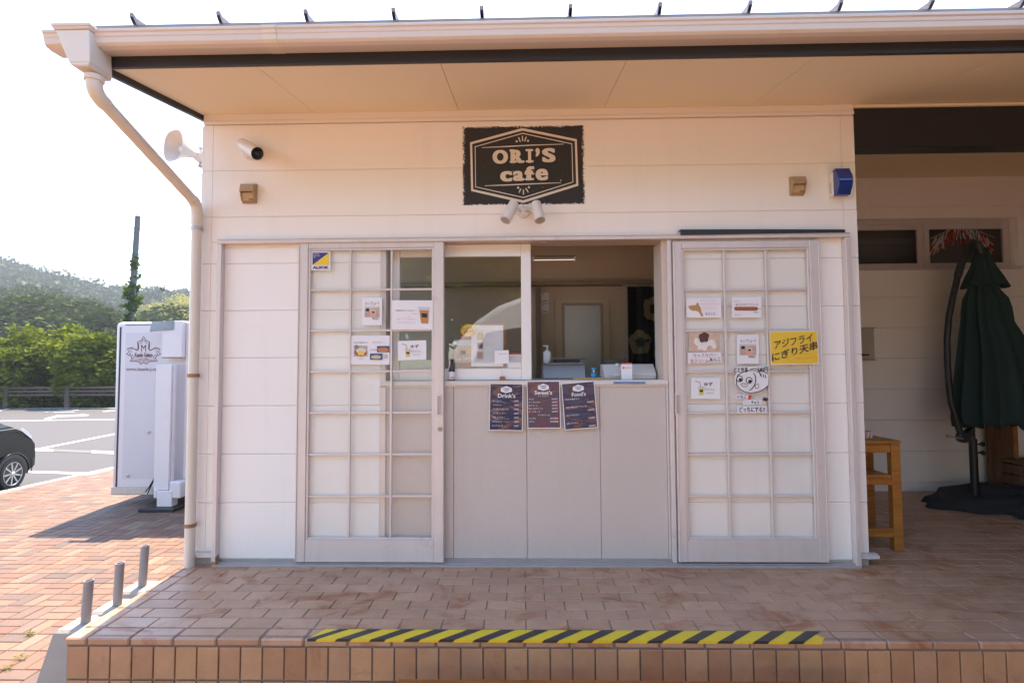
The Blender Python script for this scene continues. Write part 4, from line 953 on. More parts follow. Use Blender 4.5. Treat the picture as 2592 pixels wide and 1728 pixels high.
p.text('ワッフルバー', .17,.14,.86,.40, m_ink, .012); p.line('underline', [(.14,.47),(.90,.455)], .006, m_greyink); p.text('生クリーム', .07,.58,.62,.90, m_red, .01); p.text('あんこ', .64,.54,.97,.86, m_ink, .015); p.line('underline', [(.05,.93),(.95,.90)], .006, m_greyink)
juice(q4(1865,847,1920.5,920,-.004), 'white portrait notice with a cup photo on the right door')
p = Print('yellow_notice', 'bright yellow handwritten notice overlapping the right door stile', 'notice', [(1946.6,838),(2069,835.5),(2072.5,921),(1951,922.5)], YQ-.0035, M('yellow card', (.80,.53,.05), .4, var=.08, vs=12), group=PG)
m_edge = M('laminate edge', (.86,.78,.55), .2)
for a in ((0,0,1,.025),(0,.975,1,1),(0,.026,.018,.974),(.982,.026,1,.974)): p.rect('laminate_edge', *a, m_edge)
m_purp = M('purple marker', (.05,.02,.045), .6)
p.text('アジフライ', .09,.30,.90,.545, m_purp, .015, skew=-.22); p.text('にぎり天串', .03,.66,.985,.92, m_purp, .02, skew=-.36)
p.text('3つ買うと 50円引', .48,.80,.88,.86, M('orange marker', (.75,.24,.03), .6), skew=-.02)
p.line('marker_ring', [(.66+.30*math.cos(q/12*math.pi), .82+.13*math.sin(q/12*math.pi)) for q in range(24)], .008, M('orange ring', (.76,.36,.04), .6), True)
yuzu(q4(1749,956,1822.5,1009,.006), 'white notice with a straw cup drawing on the right door')
# fish shaped cut-out board and its three strips
f_ = Print('fish_cutout', 'white fish shaped cut-out with thick black outline on the right door', 'notice', q4(1856,926,1945,997.6), YQ+.005, None, group=PG)
def fq(x, y): return ((x-520)/280., (y-1085)/225.)
out = [fq(*a) for a in ((520,1098),(570,1088),(640,1092),(700,1088),(795,1086),(800,1140),(797,1235),(770,1272),(720,1298),(660,1308),(600,1298),(558,1268),(535,1225),(530,1170),(548,1142),(532,1140))]
g = G().prism([(f_.P(*a).x, f_.P(*a).z) for a in out], f_.y, f_.y+.0012); ob('sheet', g, m_paper, f_.t)
f_.line('outline', [fq(*a) for a in ((640,1122),(590,1135),(555,1160),(545,1200),(548,1235),(570,1268),(610,1290),(660,1300),(715,1292),(760,1272),(797,1243))], .026, m_ink)
f_.line('outline', [fq(*a) for a in ((640,1122),(680,1120),(725,1135),(735,1163),(728,1125),(760,1130),(797,1148))], .020, m_ink); f_.line('fin', [fq(*a) for a in ((652,1112),(690,1105),(720,1120),(735,1125))], .02, m_ink)
f_.line('gill', [fq(*a) for a in ((680,1140),(695,1165),(698,1205),(690,1235),(668,1265),(648,1280))], .026, m_ink)
for a, b_ in (((737,1145),(745,1172)),((755,1148),(763,1178)),((772,1152),(779,1180))): f_.line('scale_mark', [fq(*a), fq(*b_)], .02, m_ink)
for cx, cy in ((569,1187),(644,1199)):
    u, v = fq(cx, cy); f_.disc('eye_ring', u, v, .095, m_ink); f_.disc('eye_white', u, v, .072, m_paper); f_.disc('pupil', u+.02, v+.03, .048, m_ink, 1, 14)
f_.line('mouth', [fq(*a) for a in ((578,1228),(590,1222),(625,1230),(632,1240),(620,1250),(590,1246))], .014, m_ink, True)
f_.line('side_fin', [fq(*a) for a in ((690,1240),(715,1224),(722,1240),(716,1262),(695,1262))], .014, m_ink, True)
f_.text('ととやき', *fq(524,1095), *fq(632,1135), m_ink, .03); f_.text('1コ', *fq(690,1096), *fq(712,1112), m_ink); f_.text('140円', *fq(716,1092), *fq(792,1135), m_ink, .02)
m_berry = M('berry', (.66,.03,.03), .4); m_choc = M('chocolate', (.07,.03,.015), .5)
p = Print('berry_strip', 'narrow paper strip with a red strawberry under the fish cut-out', 'label', q4(1862,997.5,1897,1009.5,.02), YP, m_paper, group=PG)
p.text('いちご', .10,.2,.82,.85, m_ink, .03); p.poly('strawberry', [(.92,.25),(1.08,.15),(1.14,.55),(1.02,1.05),(.90,1.1)], m_berry)
p = Print('chocolate_strip', 'narrow paper strip with a chocolate square under the fish cut-out', 'label', q4(1880.5,1011.5,1938,1024.5,.01), YP, m_paper, group=PG)
p.text('それとも', .05,.28,.28,.72, m_softink); p.text('チョコ', .36,.2,.70,.82, m_ink, .04); p.text('?', .80,.4,.83,.8, m_ink)
p.poly('chocolate', [(.92,-.55),(1.12,-.25),(1.03,.35),(.84,.02)], m_choc); p.poly('wafer', [(.84,.03),(1.03,.36),(.98,.98),(.80,.8)], M('wafer', (.72,.55,.42), .6))
p = Print('question_strip', 'paper strip with bold black question below the fish cut-out', 'label', q4(1866.5,1027,1940.5,1045,-.004), YQ+.005, m_paper, group=PG)
p.text('どっちにする??', .06,.12,.95,.88, m_ink, .03)

# ================================================================== MENUS ON THE COUNTER FRONT
def menu_mat(name, cols):
    ma, nt, b = newmat(name); b.inputs['Roughness'].default_value = .5
    tc = N(nt, 'TexCoord'); mp = N(nt, 'Mapping'); mp.inputs['Scale'].default_value = (1.2, 1, 4.5); nt.links.new(tc.outputs['Generated'], mp.inputs[0])
    n1 = N(nt, 'TexNoise', Scale=1.25, Detail=7.0, Roughness=.62, Distortion=.5); nt.links.new(mp.outputs[0], n1.inputs[0])
    nt.links.new(ramp(nt, n1.outputs[0], [(.30+.4*i/(len(cols)-1), c) for i, c in enumerate(cols)]), b.inputs['Base Color']); return ma
m_wh = M('white print', (.80,.78,.80), .5)
def menu(name, lab, quad, cols, title, rows, y, sub=None):
    p = Print(name, lab, 'menu', quad, y, m_wh, .001, group='menu cards on the counter front')
    a = [p.P(.022,.016), p.P(.978,.016), p.P(.978,.984), p.P(.022,.984)]
    p.sheet('picture', .022, .016, .978, .984, .0006, menu_mat(name+' print', cols)); p.k = 3
    p.poly('logo_panel', [(.335,.10),(.5,.055),(.665,.10),(.665,.175),(.5,.205),(.335,.175)], m_wh)
    p.text("ORI'S", .405,.100,.595,.125, m_ink, .045); p.text('cafe', .435,.138,.57,.160, m_ink, .045)
    p.text(title, *({'D':(.25,.215,.77,.305),'S':(.23,.20,.76,.29),'F':(.29,.215,.71,.300)}[title[0]]), m_wh, .02)
    for (l, v, pr, x0, wd, hh) in rows:
        if l: p.text(l, x0, v, x0+wd, v+hh, m_wh, .01)
        if pr: p.text(pr[0], pr[1], v, pr[1]+pr[2], v+hh, m_wh, .015)
    return p
c1 = [(.012,.014,.06),(.24,.11,.07),(.02,.02,.075),(.014,.014,.06),(.22,.10,.06),(.03,.03,.09)]
c2 = [(.04,.02,.05),(.20,.04,.05),(.08,.06,.095),(.10,.05,.06),(.22,.09,.08),(.05,.035,.06)]
c3 = [(.012,.015,.07),(.20,.08,.05),(.018,.018,.07),(.06,.06,.10),(.10,.045,.04),(.02,.02,.06)]
pr = lambda t, u=.74, w_=.13: (t, u, w_)
menu('drink_menu', 'dark menu card with a list of drinks, leftmost on the counter front', [(1239.5,969.5),(1324.8,970.6),(1323,1090),(1238,1088.7)], c1, "Drink's",
     [(l, .355+.087*i, pr(q), .10, wd, .034) for i, (l, q, wd) in enumerate((('ホットコーヒー','280円',.27),('アイスコーヒー','280円',.27),('アイス/ホット カフェオレ','330円',.48),('アイス/ホット ティー','280円',.40),("ORI'S ジンジャー",'350円',.37),('ゆずスカッシュ','350円',.28),('みっくすじゅーす','320円',.31)))]+[('(アイスは氷なしもできます)', .393, None, .13, .34, .014),('(自家製シロップ使用)', .742, None, .13, .45, .014)], -.0075)
menu('sweet_menu', 'dark menu card with a list of waffle sweets, middle of the three', [(1333,964),(1417,963.4),(1419.7,1083.5),(1335.5,1083.8)], c2, "Sweet's",
     [('ワッフルバー',.305,None,.33,.33,.03)]+[(l, .365+.066*i, pr(q,.74,.17), .05, wd, .034) for i, (l, q, wd) in enumerate((('チョコ','290円',.14),('メープルバター','290円',.37),('生クリーム','330円',.26),('あんこ生クリーム','360円',.42),('チーズチーズ','360円',.34)))]+
     [('アイスクリーム',.70,None,.31,.36,.034)]+[(l, .77+.066*i, pr('近日発売',.68,.24), .05, wd, .034) for i, (l, wd) in enumerate((('シングル',.21),('ダブル',.16)))], -.0079)
menu('food_menu', 'dark menu card with a list of fried food, tilted, rightmost of the three', [(1420.4,970),(1503.8,964),(1513.8,1081.8),(1429,1089)], c3, "Food's",
     sum([[(l, .335+.17*i, None, .08, wd, .036), (None, .42+.17*i, pr(q,.73,.19), 0, 0, .036)] for i, (l, q, wd) in enumerate((('浜守の塩ポテト','240円',.43),("ORI'S 粗びきフランク",'300円',.62),('のどぐろフライ','310円',.39),('ばとうフライ','300円',.34)))], []), -.0077)
p = Print('blue_label_tape', 'blue label tape stuck on the counter edge', 'label', q4(1552.5,965.5,1634,971.5,.002), -.0072, M('blue tape', (.14,.27,.50), .5), .0006)
p.text('お会計後のレシートはこちらでお渡しします', .04,.25,.95,.7, m_ink)

# ================================================================== THINGS ON THE COUNTER AND BEHIND THE GLASS
CT = CZ+.0005
def lab_bottle():
    b0 = at(1143,960,1,.012); x = b0.x
    t = thing('brown_bottle', 'brown glass bottle with a white label beside the left door', 'bottle', (x, .024, CT))
    ob('glass_body', G().lathe([(.020,0),(.021,.006),(.021,.062),(.018,.075),(.010,.098),(.0085,.105),(.0085,.128),(.0105,.130),(.0105,.136)], (x,.024,CT), 20), M('amber glass', (.05,.018,.008), .08), t, True)
    ob('paper_label', G().lathe([(.0214,.008),(.0217,.009),(.0217,.056),(.0214,.057)], (x,.024,CT), 20), m_paper, t, True)
    v, f = text_geo('K310', .02); xa, xb = min(a[0] for a in v), max(a[0] for a in v); ya, yb = min(a[1] for a in v), max(a[1] for a in v); g = G()
    for a, b_ in v:
        an = -.2+1.15*(a-xa)/(xb-xa); g.v.append((x+.0222*math.sin(an), .024-.0222*math.cos(an), CT+.012+.014*(b_-ya)/(yb-ya)))
    g.f = f; ob('lettering', g, m_ink, t)
lab_bottle()
b0 = at(1271.5,960,1,.03)
t = thing('card_stand', 'white card held on a wire in a small wooden block', 'card stand', (b0.x, .03, CT))
ob('wooden_block', G().cbox(b0.x-.016,b0.x+.016,.012,.048,CT,CT+.024,.002), wood_mat('block wood','#8a4a1c','#b06a30'), t)
ztop = at(1270,888,1,.03).z
ob('wire', G().tube([(b0.x,.03,CT+.02),(b0.x-.001,.03,ztop-.04)], .0012, 6), m_steel, t)
x0, x1, z0, z1 = rect(1252,887,1287.5,920,.028,1.0); ob('card', G().prism([(x0,z0+.002),(x1+.002,z0),(x1,z1+.002),(x0,z1)], .0265, .0275), m_paper, t)
ob('print_line', G().box(x0+.02,x1-.012,.0262,.0264,z1-.022,z1-.019), m_softink, t)
# papers behind the sash glass
YB = .085
wd_ = rect(1166,818,1281,932,YB+.03,1.0)
t = thing('notice_board', 'wooden board leaning behind the sash window', 'board', ((wd_[0]+wd_[1])/2, YB+.03, CT))
ob('panel', G().cbox(wd_[0],wd_[1],YB+.025,YB+.037,CT,wd_[3],.002), wood_mat('board wood','#8f5526','#b9783c'), t)
p = Print('cafe_flyer', 'glossy photo flyer of a drink cup behind the sash window', 'flyer', q4(1149,860,1194,917,.0), YB+.012, M('flyer sky', (.55,.60,.66), .3, var=.2, vs=15))
photo(p, .0,.25,1,1, (.50,.38,.28), [(.5,.55,.17,1.3,(.50,.22,.06),0),(.2,.6,.13,1.3,(.62,.38,.25),0),(.8,.5,.2,1.0,(.62,.42,.16),0)]); p.rect('cup_label', .40,.48,.66,.64, m_ink); p.text('smile  ORI’S', .05,.80,.95,.92, m_paper, .02, skew=-.06)
p = Print('goods_list', 'white printed goods list with three small photos behind the sash window', 'notice', q4(1193,823,1274,927,.0), YB+.010, m_paper)
p.text('ORI’Sセレクト コーヒー豆', .18,.12,.95,.155, m_pinkink)
for k, col in enumerate(((.68,.46,.10),(.06,.05,.05),(.45,.30,.26))):
    p.rect('photo_print', .18,.18+.23*k,.38,.36+.23*k, M('goods ground', (.55,.45,.38), .5, var=.2)); p.disc('photo_detail', .28,.27+.23*k,.08, M('goods', col, .5, var=.3, vs=60), 1.0, 14)
    p.text(('オリズブレンド','深煎りデカフェ','ドリップバッグ')[k], .44,.20+.23*k,.62,.22+.23*k, m_softink); p.text('200g 1200円', .44,.245+.23*k,.72,.262+.23*k, m_softink)
p = Print('oval_sticker', 'yellow oval sticker with red lettering behind the sash window', 'sticker', q4(1167,819,1205,853,.0), YB+.004)
p.disc('oval', .5,.5,.52, M('yellow sticker', (.80,.60,.10), .4), .80, 24, -.25); p.text("ORI'S cafe", .22,.32,.74,.46, m_greyink, skew=-.1); p.text('限定商品', .22,.55,.82,.80, m_red, .02, skew=-.2)
x0, x1, z0, z1 = rect(1285,893,1320,931,YB,1.0)
t = thing('payment_card', 'white payment card with a red top strip in the window corner', 'card', ((x0+x1)/2, YB, z0))
ob('sheet', G().box(x0,x1,YB,YB+.001,z0,z1-.010), m_paper, t); ob('red_strip', G().box(x0,x1,YB,YB+.001,z1-.0095,z1), m_red, t)
# till side of the hatch
x0, x1, z0, z1 = rect(1386,838,1505,872,.16)
t = thing('till', 'pale grey till standing at the right of the serving hatch', 'till', ((x0+x1)/2, .2, CT)); m_till = M('till plastic', (.62,.58,.56), .4, var=.03)
ob('case', G().extrude_x([(.14,CT),(.13,CT+.035),(.21,z1+.006),(.30,z1+.006),(.32,CT)], x0, x1), m_till, t, bevel=.004)
ob('keypad_tray', G().cbox(x0+.03,x0+.15,.118,.16,CT+.018,CT+.040,.003), M('till tray', (.50,.46,.46), .4), t); ob('printer_slot', G().box(x0+.15,x1-.02,.165,.168,CT+.058,CT+.061), m_greyink, t)
ob('display_post', G().cbox(x0+.085,x0+.105,.18,.2,z1-.01,z1+.012,.002), m_till, t); ob('display', G().cbox(x0+.02,x0+.16,.24,.26,z1+.007,z1+.045,.003), m_black, t)
x0, x1, z0, z1 = rect(1427,836,1452,873,.09)
t = thing('payment_stand', 'white payment stand with a red top edge in front of the till', 'stand', ((x0+x1)/2, .09, CT))
ob('panel', G().cbox(x0,x1,.086,.094,CT,z1,.001), m_paper, t); ob('red_edge', G().cbox(x0,x1,.0845,.0945,z1+.0003,z1+.008,.001), m_red, t); ob('foot', G().cbox(x0,x1,.0945,.14,CT,CT+.005,.001), m_paper, t)
v, f = text_geo('PayPay', .01); xa, xb = min(a[0] for a in v), max(a[0] for a in v); ya, yb = min(a[1] for a in v), max(a[1] for a in v); g = G()
g.v = [(x0+.022+(x1-x0-.028)*(a-xa)/(xb-xa), .0855, z1-.030+.011*(b_-ya)/(yb-ya)) for a, b_ in v]; g.f = f; ob('lettering', g, m_greyink, t)
ob('logo_mark', G().cbox(x0+.008,x0+.019,.0853,.0858,z1-.030,z1-.018,.0002), m_red, t)
b0 = dt(1364,867,1,.12)
t = thing('blue_pump_bottle', 'small bright blue pump bottle on the hatch counter', 'bottle', (b0.x,.12,CT)); m_bl = M('blue plastic', (.02,.25,.50), .3)
ob('body', G().lathe([(.016,.012),(.018,.016),(.018,.034),(.012,.044),(.007,.047)], (b0.x,.12,CT), 16), m_bl, t, True); ob('neck', G().lathe([(.005,.0475),(.005,.062)], (b0.x,.12,CT), 10), m_paper, t, True)
ob('pump_head', G().lathe([(.013,.0625),(.014,.066),(.014,.073),(.009,.077)], (b0.x,.12,CT), 14).cbox(b0.x-.022,b0.x,.114,.126,CT+.066,CT+.072,.002), m_bl, t)
x0, x1, z0, z1 = rect(1317,865,1389,873,.10)
t = thing('coin_tray', 'pale wooden tray on the hatch counter', 'tray', ((x0+x1)/2,.12,CT)); m_tr = wood_mat('tray wood','#b08a58','#cfae7c')
ob('base', G().cbox(x0,x1,.09,.19,CT,CT+.006,.001), m_tr, t)
for a in ((x0,x1,.09,.096),(x0,x1,.184,.19),(x0,x0+.006,.0965,.1835),(x1-.006,x1,.0965,.1835)): ob('rim', G().cbox(*a,CT+.0063,CT+.012,.001), m_tr, t)
# steel machine with trays behind
x0, x1, z0, z1 = rect(1247,836,1345,873,.35)
t = thing('coffee_machine', 'stainless steel machine behind the serving hatch', 'machine', ((x0+x1)/2,.45,CT-.0))
ob('steel_body', G().extrude_x([(.33,CT),(.34,CT+.04),(.37,z1-.006),(.385,z1),(.62,z1),(.62,CT)], x0, x1), M('brushed steel', (.30,.295,.29), .5, metal=.6, var=.08), t, bevel=.006)
ob('top_rim', G().cbox(x0+.015,x1-.01,.385,.61,z1+.0005,z1+.008,.002), m_alud, t)
ob('tray', G().cbox(x0+.09,x1-.03,.42,.58,z1+.012,z1+.032,.004), m_black, t); ob('tray_lid', G().cbox(x0+.06,x1+.02,.40,.60,z1+.0325,z1+.042,.004), m_grey, t)
b0 = dt(1257,833,1,.5)
t = thing('white_pump_bottle', 'white pump bottle behind the sash frame inside the hatch', 'bottle', (b0.x-.0,.5,z1+.0085))
ob('body', G().lathe([(.026,0),(.028,.004),(.028,.075),(.016,.09),(.01,.092)], (b0.x,.5,z1+.0085), 18), m_paper, t, True); ob('pump', G().lathe([(.006,.0925),(.006,.12),(.012,.121),(.012,.128)], (b0.x,.5,z1+.0085), 12).cbox(b0.x-.03,b0.x,.494,.506,z1+.1295,z1+.1365,.001), m_paper, t)
# notices on the rear wall and the dark flowered curtain
for k, (v0, v1, lb) in enumerate(((672,695,'small white notice on the rear wall, upper of two'),(698,719,'small white notice on the rear wall, lower of two'))):
    x0, x1, z0, z1 = rect(1243,v0,1261,v1,YI-.002); tt = thing('wall_notice', lb, 'notice', ((x0+x1)/2,YI,z0), 'notices on the rear wall')
    ob('sheet', G().box(x0,x1,YI-.0015,YI-.0005,z0,z1), m_paper, tt); ob('print_block', G().box(x0+.006,x1-.006,YI-.002,YI-.0017,z0+.012,z0+.02).box(x0+.012,x0+.024,YI-.002,YI-.0017,z1-.018,z1-.008), m_greyink, tt)
YC = 1.55
x0, x1, z0, z1 = rect(1442,658,1545,900,YC)
cu = thing('curtain', 'dark curtain with large pale round flowers at the right of the hatch', 'curtain', ((x0+x1)/2,YC,z0-.5))
def cy(x): return YC+.012*math.sin(x*38)+.006*math.sin(x*91)
g = G(); n = 40; zb2 = .5
for i in range(n+1):
    x = x0+(x1+.3-x0)*i/n; g.v += [(x,cy(x),zb2),(x,cy(x),z1)]
for i in range(n): g.f.append((2*i,2*i+2,2*i+3,2*i+1))
o_ = ob('cloth', g, M('dark cloth', (.012,.014,.018), .9, var=.2), cu, True); sm = o_.modifiers.new('thick','SOLIDIFY'); sm.thickness = .003
ob('rod', G().tube([(x0-.05,YC,z1+.012),(x1+.35,YC,z1+.012)], .008, 10), m_galv, cu, True)
m_fl = M('pale petal', (.20,.155,.09), .9, var=.3, vs=20); m_fc = M('flower heart', (.03,.035,.03), .9)
for (u, v), r in (((1503,709),.105),((1470,786),.10),((1516,812),.05)):
    c = dt(u, v, 1, YC-.02); 
    for rr, mm, nm, dy in ((r, m_fl, 'flower_petal', .02), (r*.42, m_fc, 'flower_heart', .0215)):
        g = G(); g.v = [(c.x, cy(c.x)-dy+.0, c.z)]
        for j in range(26):
            q = 2*math.pi*j/26; R = rr*(1+.09*math.sin(5*q+u)+.05*math.sin(11*q)); x = c.x+R*math.cos(q); g.v.append((x, cy(x)-dy*.5-.003-(.010 if mm is m_fc else 0), c.z+R*math.sin(q)*1.1))
        g.v[0] = (c.x, cy(c.x)-dy*.5-.003-(.010 if mm is m_fc else 0), c.z)
        g.f = [(0,1+j,1+(j+1) % 26) for j in range(26)]; ob(nm, g, mm, cu)
# thin glowing tube added under the ceiling, draws a pale line
x0 = dt(1226,596,1,1.2).x; x1 = dt(1322,598,1,1.2).x; zc = dt(1260,597,1,1.2).z
fl = thing('glowing_tube', 'thin glowing tube inside the cafe', 'lamp', ((x0+x1)/2,1.2,zc))
ob('fitting', G().cbox(x0-.01,x1+.01,1.215,1.235,zc+.03,zc+.042,.003), M('fitting', (.2,.18,.16), .6), fl)
me_, nt_, b_ = newmat('lit tube'); b_.inputs['Emission Color'].default_value = (1,.84,.66,1); b_.inputs['Emission Strength'].default_value = .16
ob('tube', G().tube([(x0,1.2,zc),(x1,1.2,zc)], .0042, 12), me_, fl, True)
ob('hanger', G().box(x0+.05,x0+.056,1.205,1.211,zc+.0505,2.66).box(x1-.056,x1-.05,1.205,1.211,zc+.0505,2.66), m_galv, fl)
for x in (x0, x1): ob('tube_holder', G().cbox(x-.012,x+.004,1.19,1.21,zc-.012,zc+.0295,.002), m_paper, fl)
# ================================================================== PORCH RECESS
# parcel box on the recess wall
x0, x1, z0, z1 = rect(2150,829,2213,912,RY-.03,1.0)
mb = thing('letter_box', 'old cream letter box with dark slot on the porch wall', 'letter box', ((x0+x1)/2,RY,z0)); m_mb = M('letter box enamel', (.46,.40,.34), .5, var=.08, vs=9)
ob('case', G().cbox(x0+.01,x1-.012,RY-.05,RY-.0005,z0+.012,z1-.012,.003), m_mb, mb); ob('cap', G().cbox(x0,x1,RY-.06,RY-.0005,z1-.0115,z1,.002), m_mb, mb)
ob('tray', G().cbox(x0+.004,x1-.004,RY-.06,RY-.0005,z0,z0+.0115,.002), M('box tray', (.46,.30,.20), .6), mb); zm = z0+(z1-z0)*.55
ob('flap', G().cbox(x0+.02,x1-.022,RY-.054,RY-.0505,zm,z1-.03,.001), m_mb, mb); ob('door', G().cbox(x0+.02,x1-.022,RY-.054,RY-.0505,z0+.02,zm-.006,.001), m_mb, mb)
ob('slot', G().box(x0+.05,x1-.07,RY-.0548,RY-.0542,z0+.045,z0+.062), m_black, mb)
# tinsel garland behind the window
x0, x1, z0, z1 = rect(2358,567,2520,640,RY+.12,1.0)
gt = thing('tinsel_garland', 'red and white tinsel garland hanging behind the porch window', 'garland', ((x0+x1)/2,RY+.12,z1)); rnd = random.Random(3)
for nm, mm, cnt in (('red_strands', M('red tinsel', (.62,.05,.03), .4), 60),('white_strands', M('white tinsel', (.75,.72,.70), .4), 46),('dark_strands', M('dark tinsel', (.05,.06,.05), .5), 22)):
    g = G()
    for k in range(cnt):
        t_ = rnd.random(); x = x0+(x1-x0)*(.1+.8*t_); ztop = z1-.02-.15*(2*t_-1)**2*rnd.uniform(.6,1.1); L = rnd.uniform(.08,.2)
        g.bar((x, RY+.12+rnd.uniform(0,.06), ztop), (x+(t_-.5)*rnd.uniform(.05,.2)+rnd.uniform(-.03,.03), RY+.12+rnd.uniform(0,.06), ztop-L), .009, .002, up=(0,1,0))
    ob(nm, g, mm, gt)
ob('string', G().tube([(x0,RY+.13,z1-.14),((x0+x1)/2,RY+.13,z1),(x1,RY+.13,z1-.14)], .003, 6), m_paper, gt)
# wooden shelf stand
m_oak = wood_mat('varnished pine', '#8e5520', '#b47c38', .45)
tx1 = dt(2073,1150,1,.24).x; lx = dt(2052,1150,1,.24).x; y0, y1 = .24, .56; tx0 = tx1-.62
st = thing('shelf_stand', 'varnished orange wooden shelf stand in the porch beside the wall', 'stand', ((tx0+tx1)/2,.4,0))
zt_ = dt(2060,1018,1,.24).z; zm1, zm0 = dt(2030,1090,1,.25).z, dt(2030,1113,1,.25).z; zl1, zl0 = dt(2030,1213,1,.25).z, dt(2030,1233,1,.25).z
for x in (tx0, lx):
    for y in (y0, y1-.05): ob('leg', G().cbox(x,x+(tx1-lx),y,y+.05,.001,zt_-.001,.004), m_oak, st)
ob('apron', G().cbox(tx0+.06,lx-.0005,y0+.008,y0+.04,zt_-.062,zt_-.002,.003), m_oak, st); ob('apron', G().cbox(lx+.008,lx+.05,y0+.051,y1-.051,zt_-.062,zt_-.002,.003), m_oak, st)
for k in range(3): ob('top_board', G().cbox(tx0-.005,tx1+.004,y0-.004+.112*k,y0+.105+.112*k,zt_,zt_+.018,.003), m_oak, st)
for k in range(3): ob('shelf_board', G().cbox(tx0+.06,lx-.001,y0+.01+.105*k,y0+.11+.105*k,zm1-.02,zm1,.002), m_oak, st)
ob('rail', G().cbox(tx0+.06,lx-.0005,y0+.004,y0+.03,zm0,zm1-.0205,.003), m_oak, st); ob('rail', G().cbox(tx0+.06,lx-.0005,y0+.008,y0+.045,zl0,zl1,.003), m_oak, st)
x0, x1, z0, z1 = rect(2172,1096,2206,1122,.36,1.0)
bk = thing('small_basket', 'small woven pale basket on the wooden shelf stand', 'basket', ((x0+x1)/2,.38,zt_+.018)); m_bk = M('basket weave', (.55,.36,.27), .6, var=.5, vs=90)
zb0 = zt_+.0185; c = ((x0+x1)/2, .38)
ob('bowl', G().lathe([(.045,0),(.050,.012),(.052,.03),(.054,.048),(.050,.048),(.046,.012),(.0,.010)], (c[0],c[1],zb0), 24), m_bk, bk, True)
for k in range(20): q = 2*math.pi*k/20; ob('weave_rib', G().bar((c[0]+.052*math.cos(q),c[1]+.052*math.sin(q),zb0+.002),(c[0]+.056*math.cos(q+.12),c[1]+.056*math.sin(q+.12),zb0+.047), .006, .004), m_paper if k % 2 else m_bk, bk)
# folded green cantilever parasol
YU = 1.25
um = thing('cantilever_parasol', 'folded dark green cantilever parasol standing in the porch', 'parasol', (at(2462,1200,1,YU).x, YU, 0))
m_green = M('green canvas', (.006,.022,.017), .9, var=.25, vs=6, bump=.3, bs=25); m_pole = M('black pole', (.008,.008,.009), .5)
xm = at(2463,1130,1,YU+.1).x
ob('mast', G().tube([(xm,YU+.1,.02),(xm,YU+.1,at(2463,1110,1,YU+.1).z)], .030, 16), m_pole, um, True)
ob('upper_mast', G().tube([(xm-.005,YU+.1,at(2463,1110,1,YU+.1).z),(xm-.02,YU+.1,at(2463,1000,1,YU+.1).z)], .024, 16), m_pole, um, True)
arm = [at(u, v, 1, YU-.12) for u, v in ((2462,618),(2447,640),(2435,662),(2424,700),(2412,750),(2402,800),(2397,860),(2398,920),(2402,975),(2408,1020),(2420,1062),(2432,1100))]
ob('curved_arm', G().tube(arm, .0235, 14), m_pole, um, True); ob('arm_sleeve', G().tube(arm[1:4], .029, 14), m_black, um, True)
hd = [at(u, v, 1, YU-.10) for u, v in ((2448,622),(2462,613),(2476,618),(2484,640))]; ob('head_joint', G().tube(hd, [.022,.03,.03,.024], 12), m_black, um, True)
cr = at(2437,1106,1,YU-.12)
ob('crank_box', G().lathe([(.0,-.03),(.036,-.03),(.045,-.02),(.045,.02),(.036,.03),(0,.03)], (cr.x,cr.y,cr.z), 20, 'y'), m_black, um, True)
ob('crank_handle', G().bar(at(2437,1110,1,YU-.17), at(2400,1103,1,YU-.17), .012, .012).ball(at(2399,1103,1,YU-.175), .013,.016,.013), m_steel, um)
ob('crank_link', G().bar((cr.x,cr.y,cr.z),(xm,YU+.1,cr.z+.04), .04, .05), m_black, um)
for v in (1125, 1147):
    p_ = at(2472,v,1,YU+.07); ob('clamp_knob', G().tube([(xm+.02,YU+.1,p_.z),(xm+.075,YU+.1,p_.z)], .008, 8).tube([(xm+.075,YU+.1,p_.z),(xm+.088,YU+.1,p_.z)], .02, 10), m_black, um)
def canopy(rows, name, ns=10, seg=80, phase=0.0):
    g = G(); pts = []
    for (ul, ur, v, depth, am) in rows:
        A, B = at(ul, v, 1, YU), at(ur, v, 1, YU); cx, hw = (A.x+B.x)/2, (B.x-A.x)/2
        pts.append((cx, A.z*.5+B.z*.5, hw, am, depth))
    for k, (cx, cz, hw, am, dep) in enumerate(pts):
        for j in range(seg):
            q = 2*math.pi*j/seg; R = 1-am*(.5+.5*math.cos(ns*q+phase+.25*math.sin(k*.5)+1.3*math.sin(2*q))); zz = cz
            if dep: zz -= dep*(.5+.5*math.cos(ns*q+phase+1))*.5
            g.v.append((cx+hw*R*math.cos(q), YU+hw*.62*R*math.sin(q), zz))
    for k in range(len(pts)-1):
        for j in range(seg): j2 = (j+1) % seg; g.f.append((k*seg+j,k*seg+j2,(k+1)*seg+j2,(k+1)*seg+j))
    o = ob(name, g, m_green, um, True); s_ = o.modifiers.new('cloth','SOLIDIFY'); s_.thickness = .003; return o
canopy([(2470,2500,628,0,.1),(2466,2508,650,0,.25),(2458,2520,675,0,.3),(2445,2538,702,0,.34),(2434,2552,722,.06,.36)], 'top_vent', 9, 72, .4)
canopy([(2460,2510,690,0,.2),(2450,2530,735,0,.3),(2441,2548,755,0,.33),(2438,2556,778,0,.33),(2436,2562,815,0,.36),(2433,2584,850,0,.36),(2428,2606,900,0,.38),(2421,2622,960,0,.38),(2415,2632,1010,0,.40),(2413,2634,1050,.06,.44),(2416,2632,1068,.10,.46)], 'canopy', 10, 90, .0)
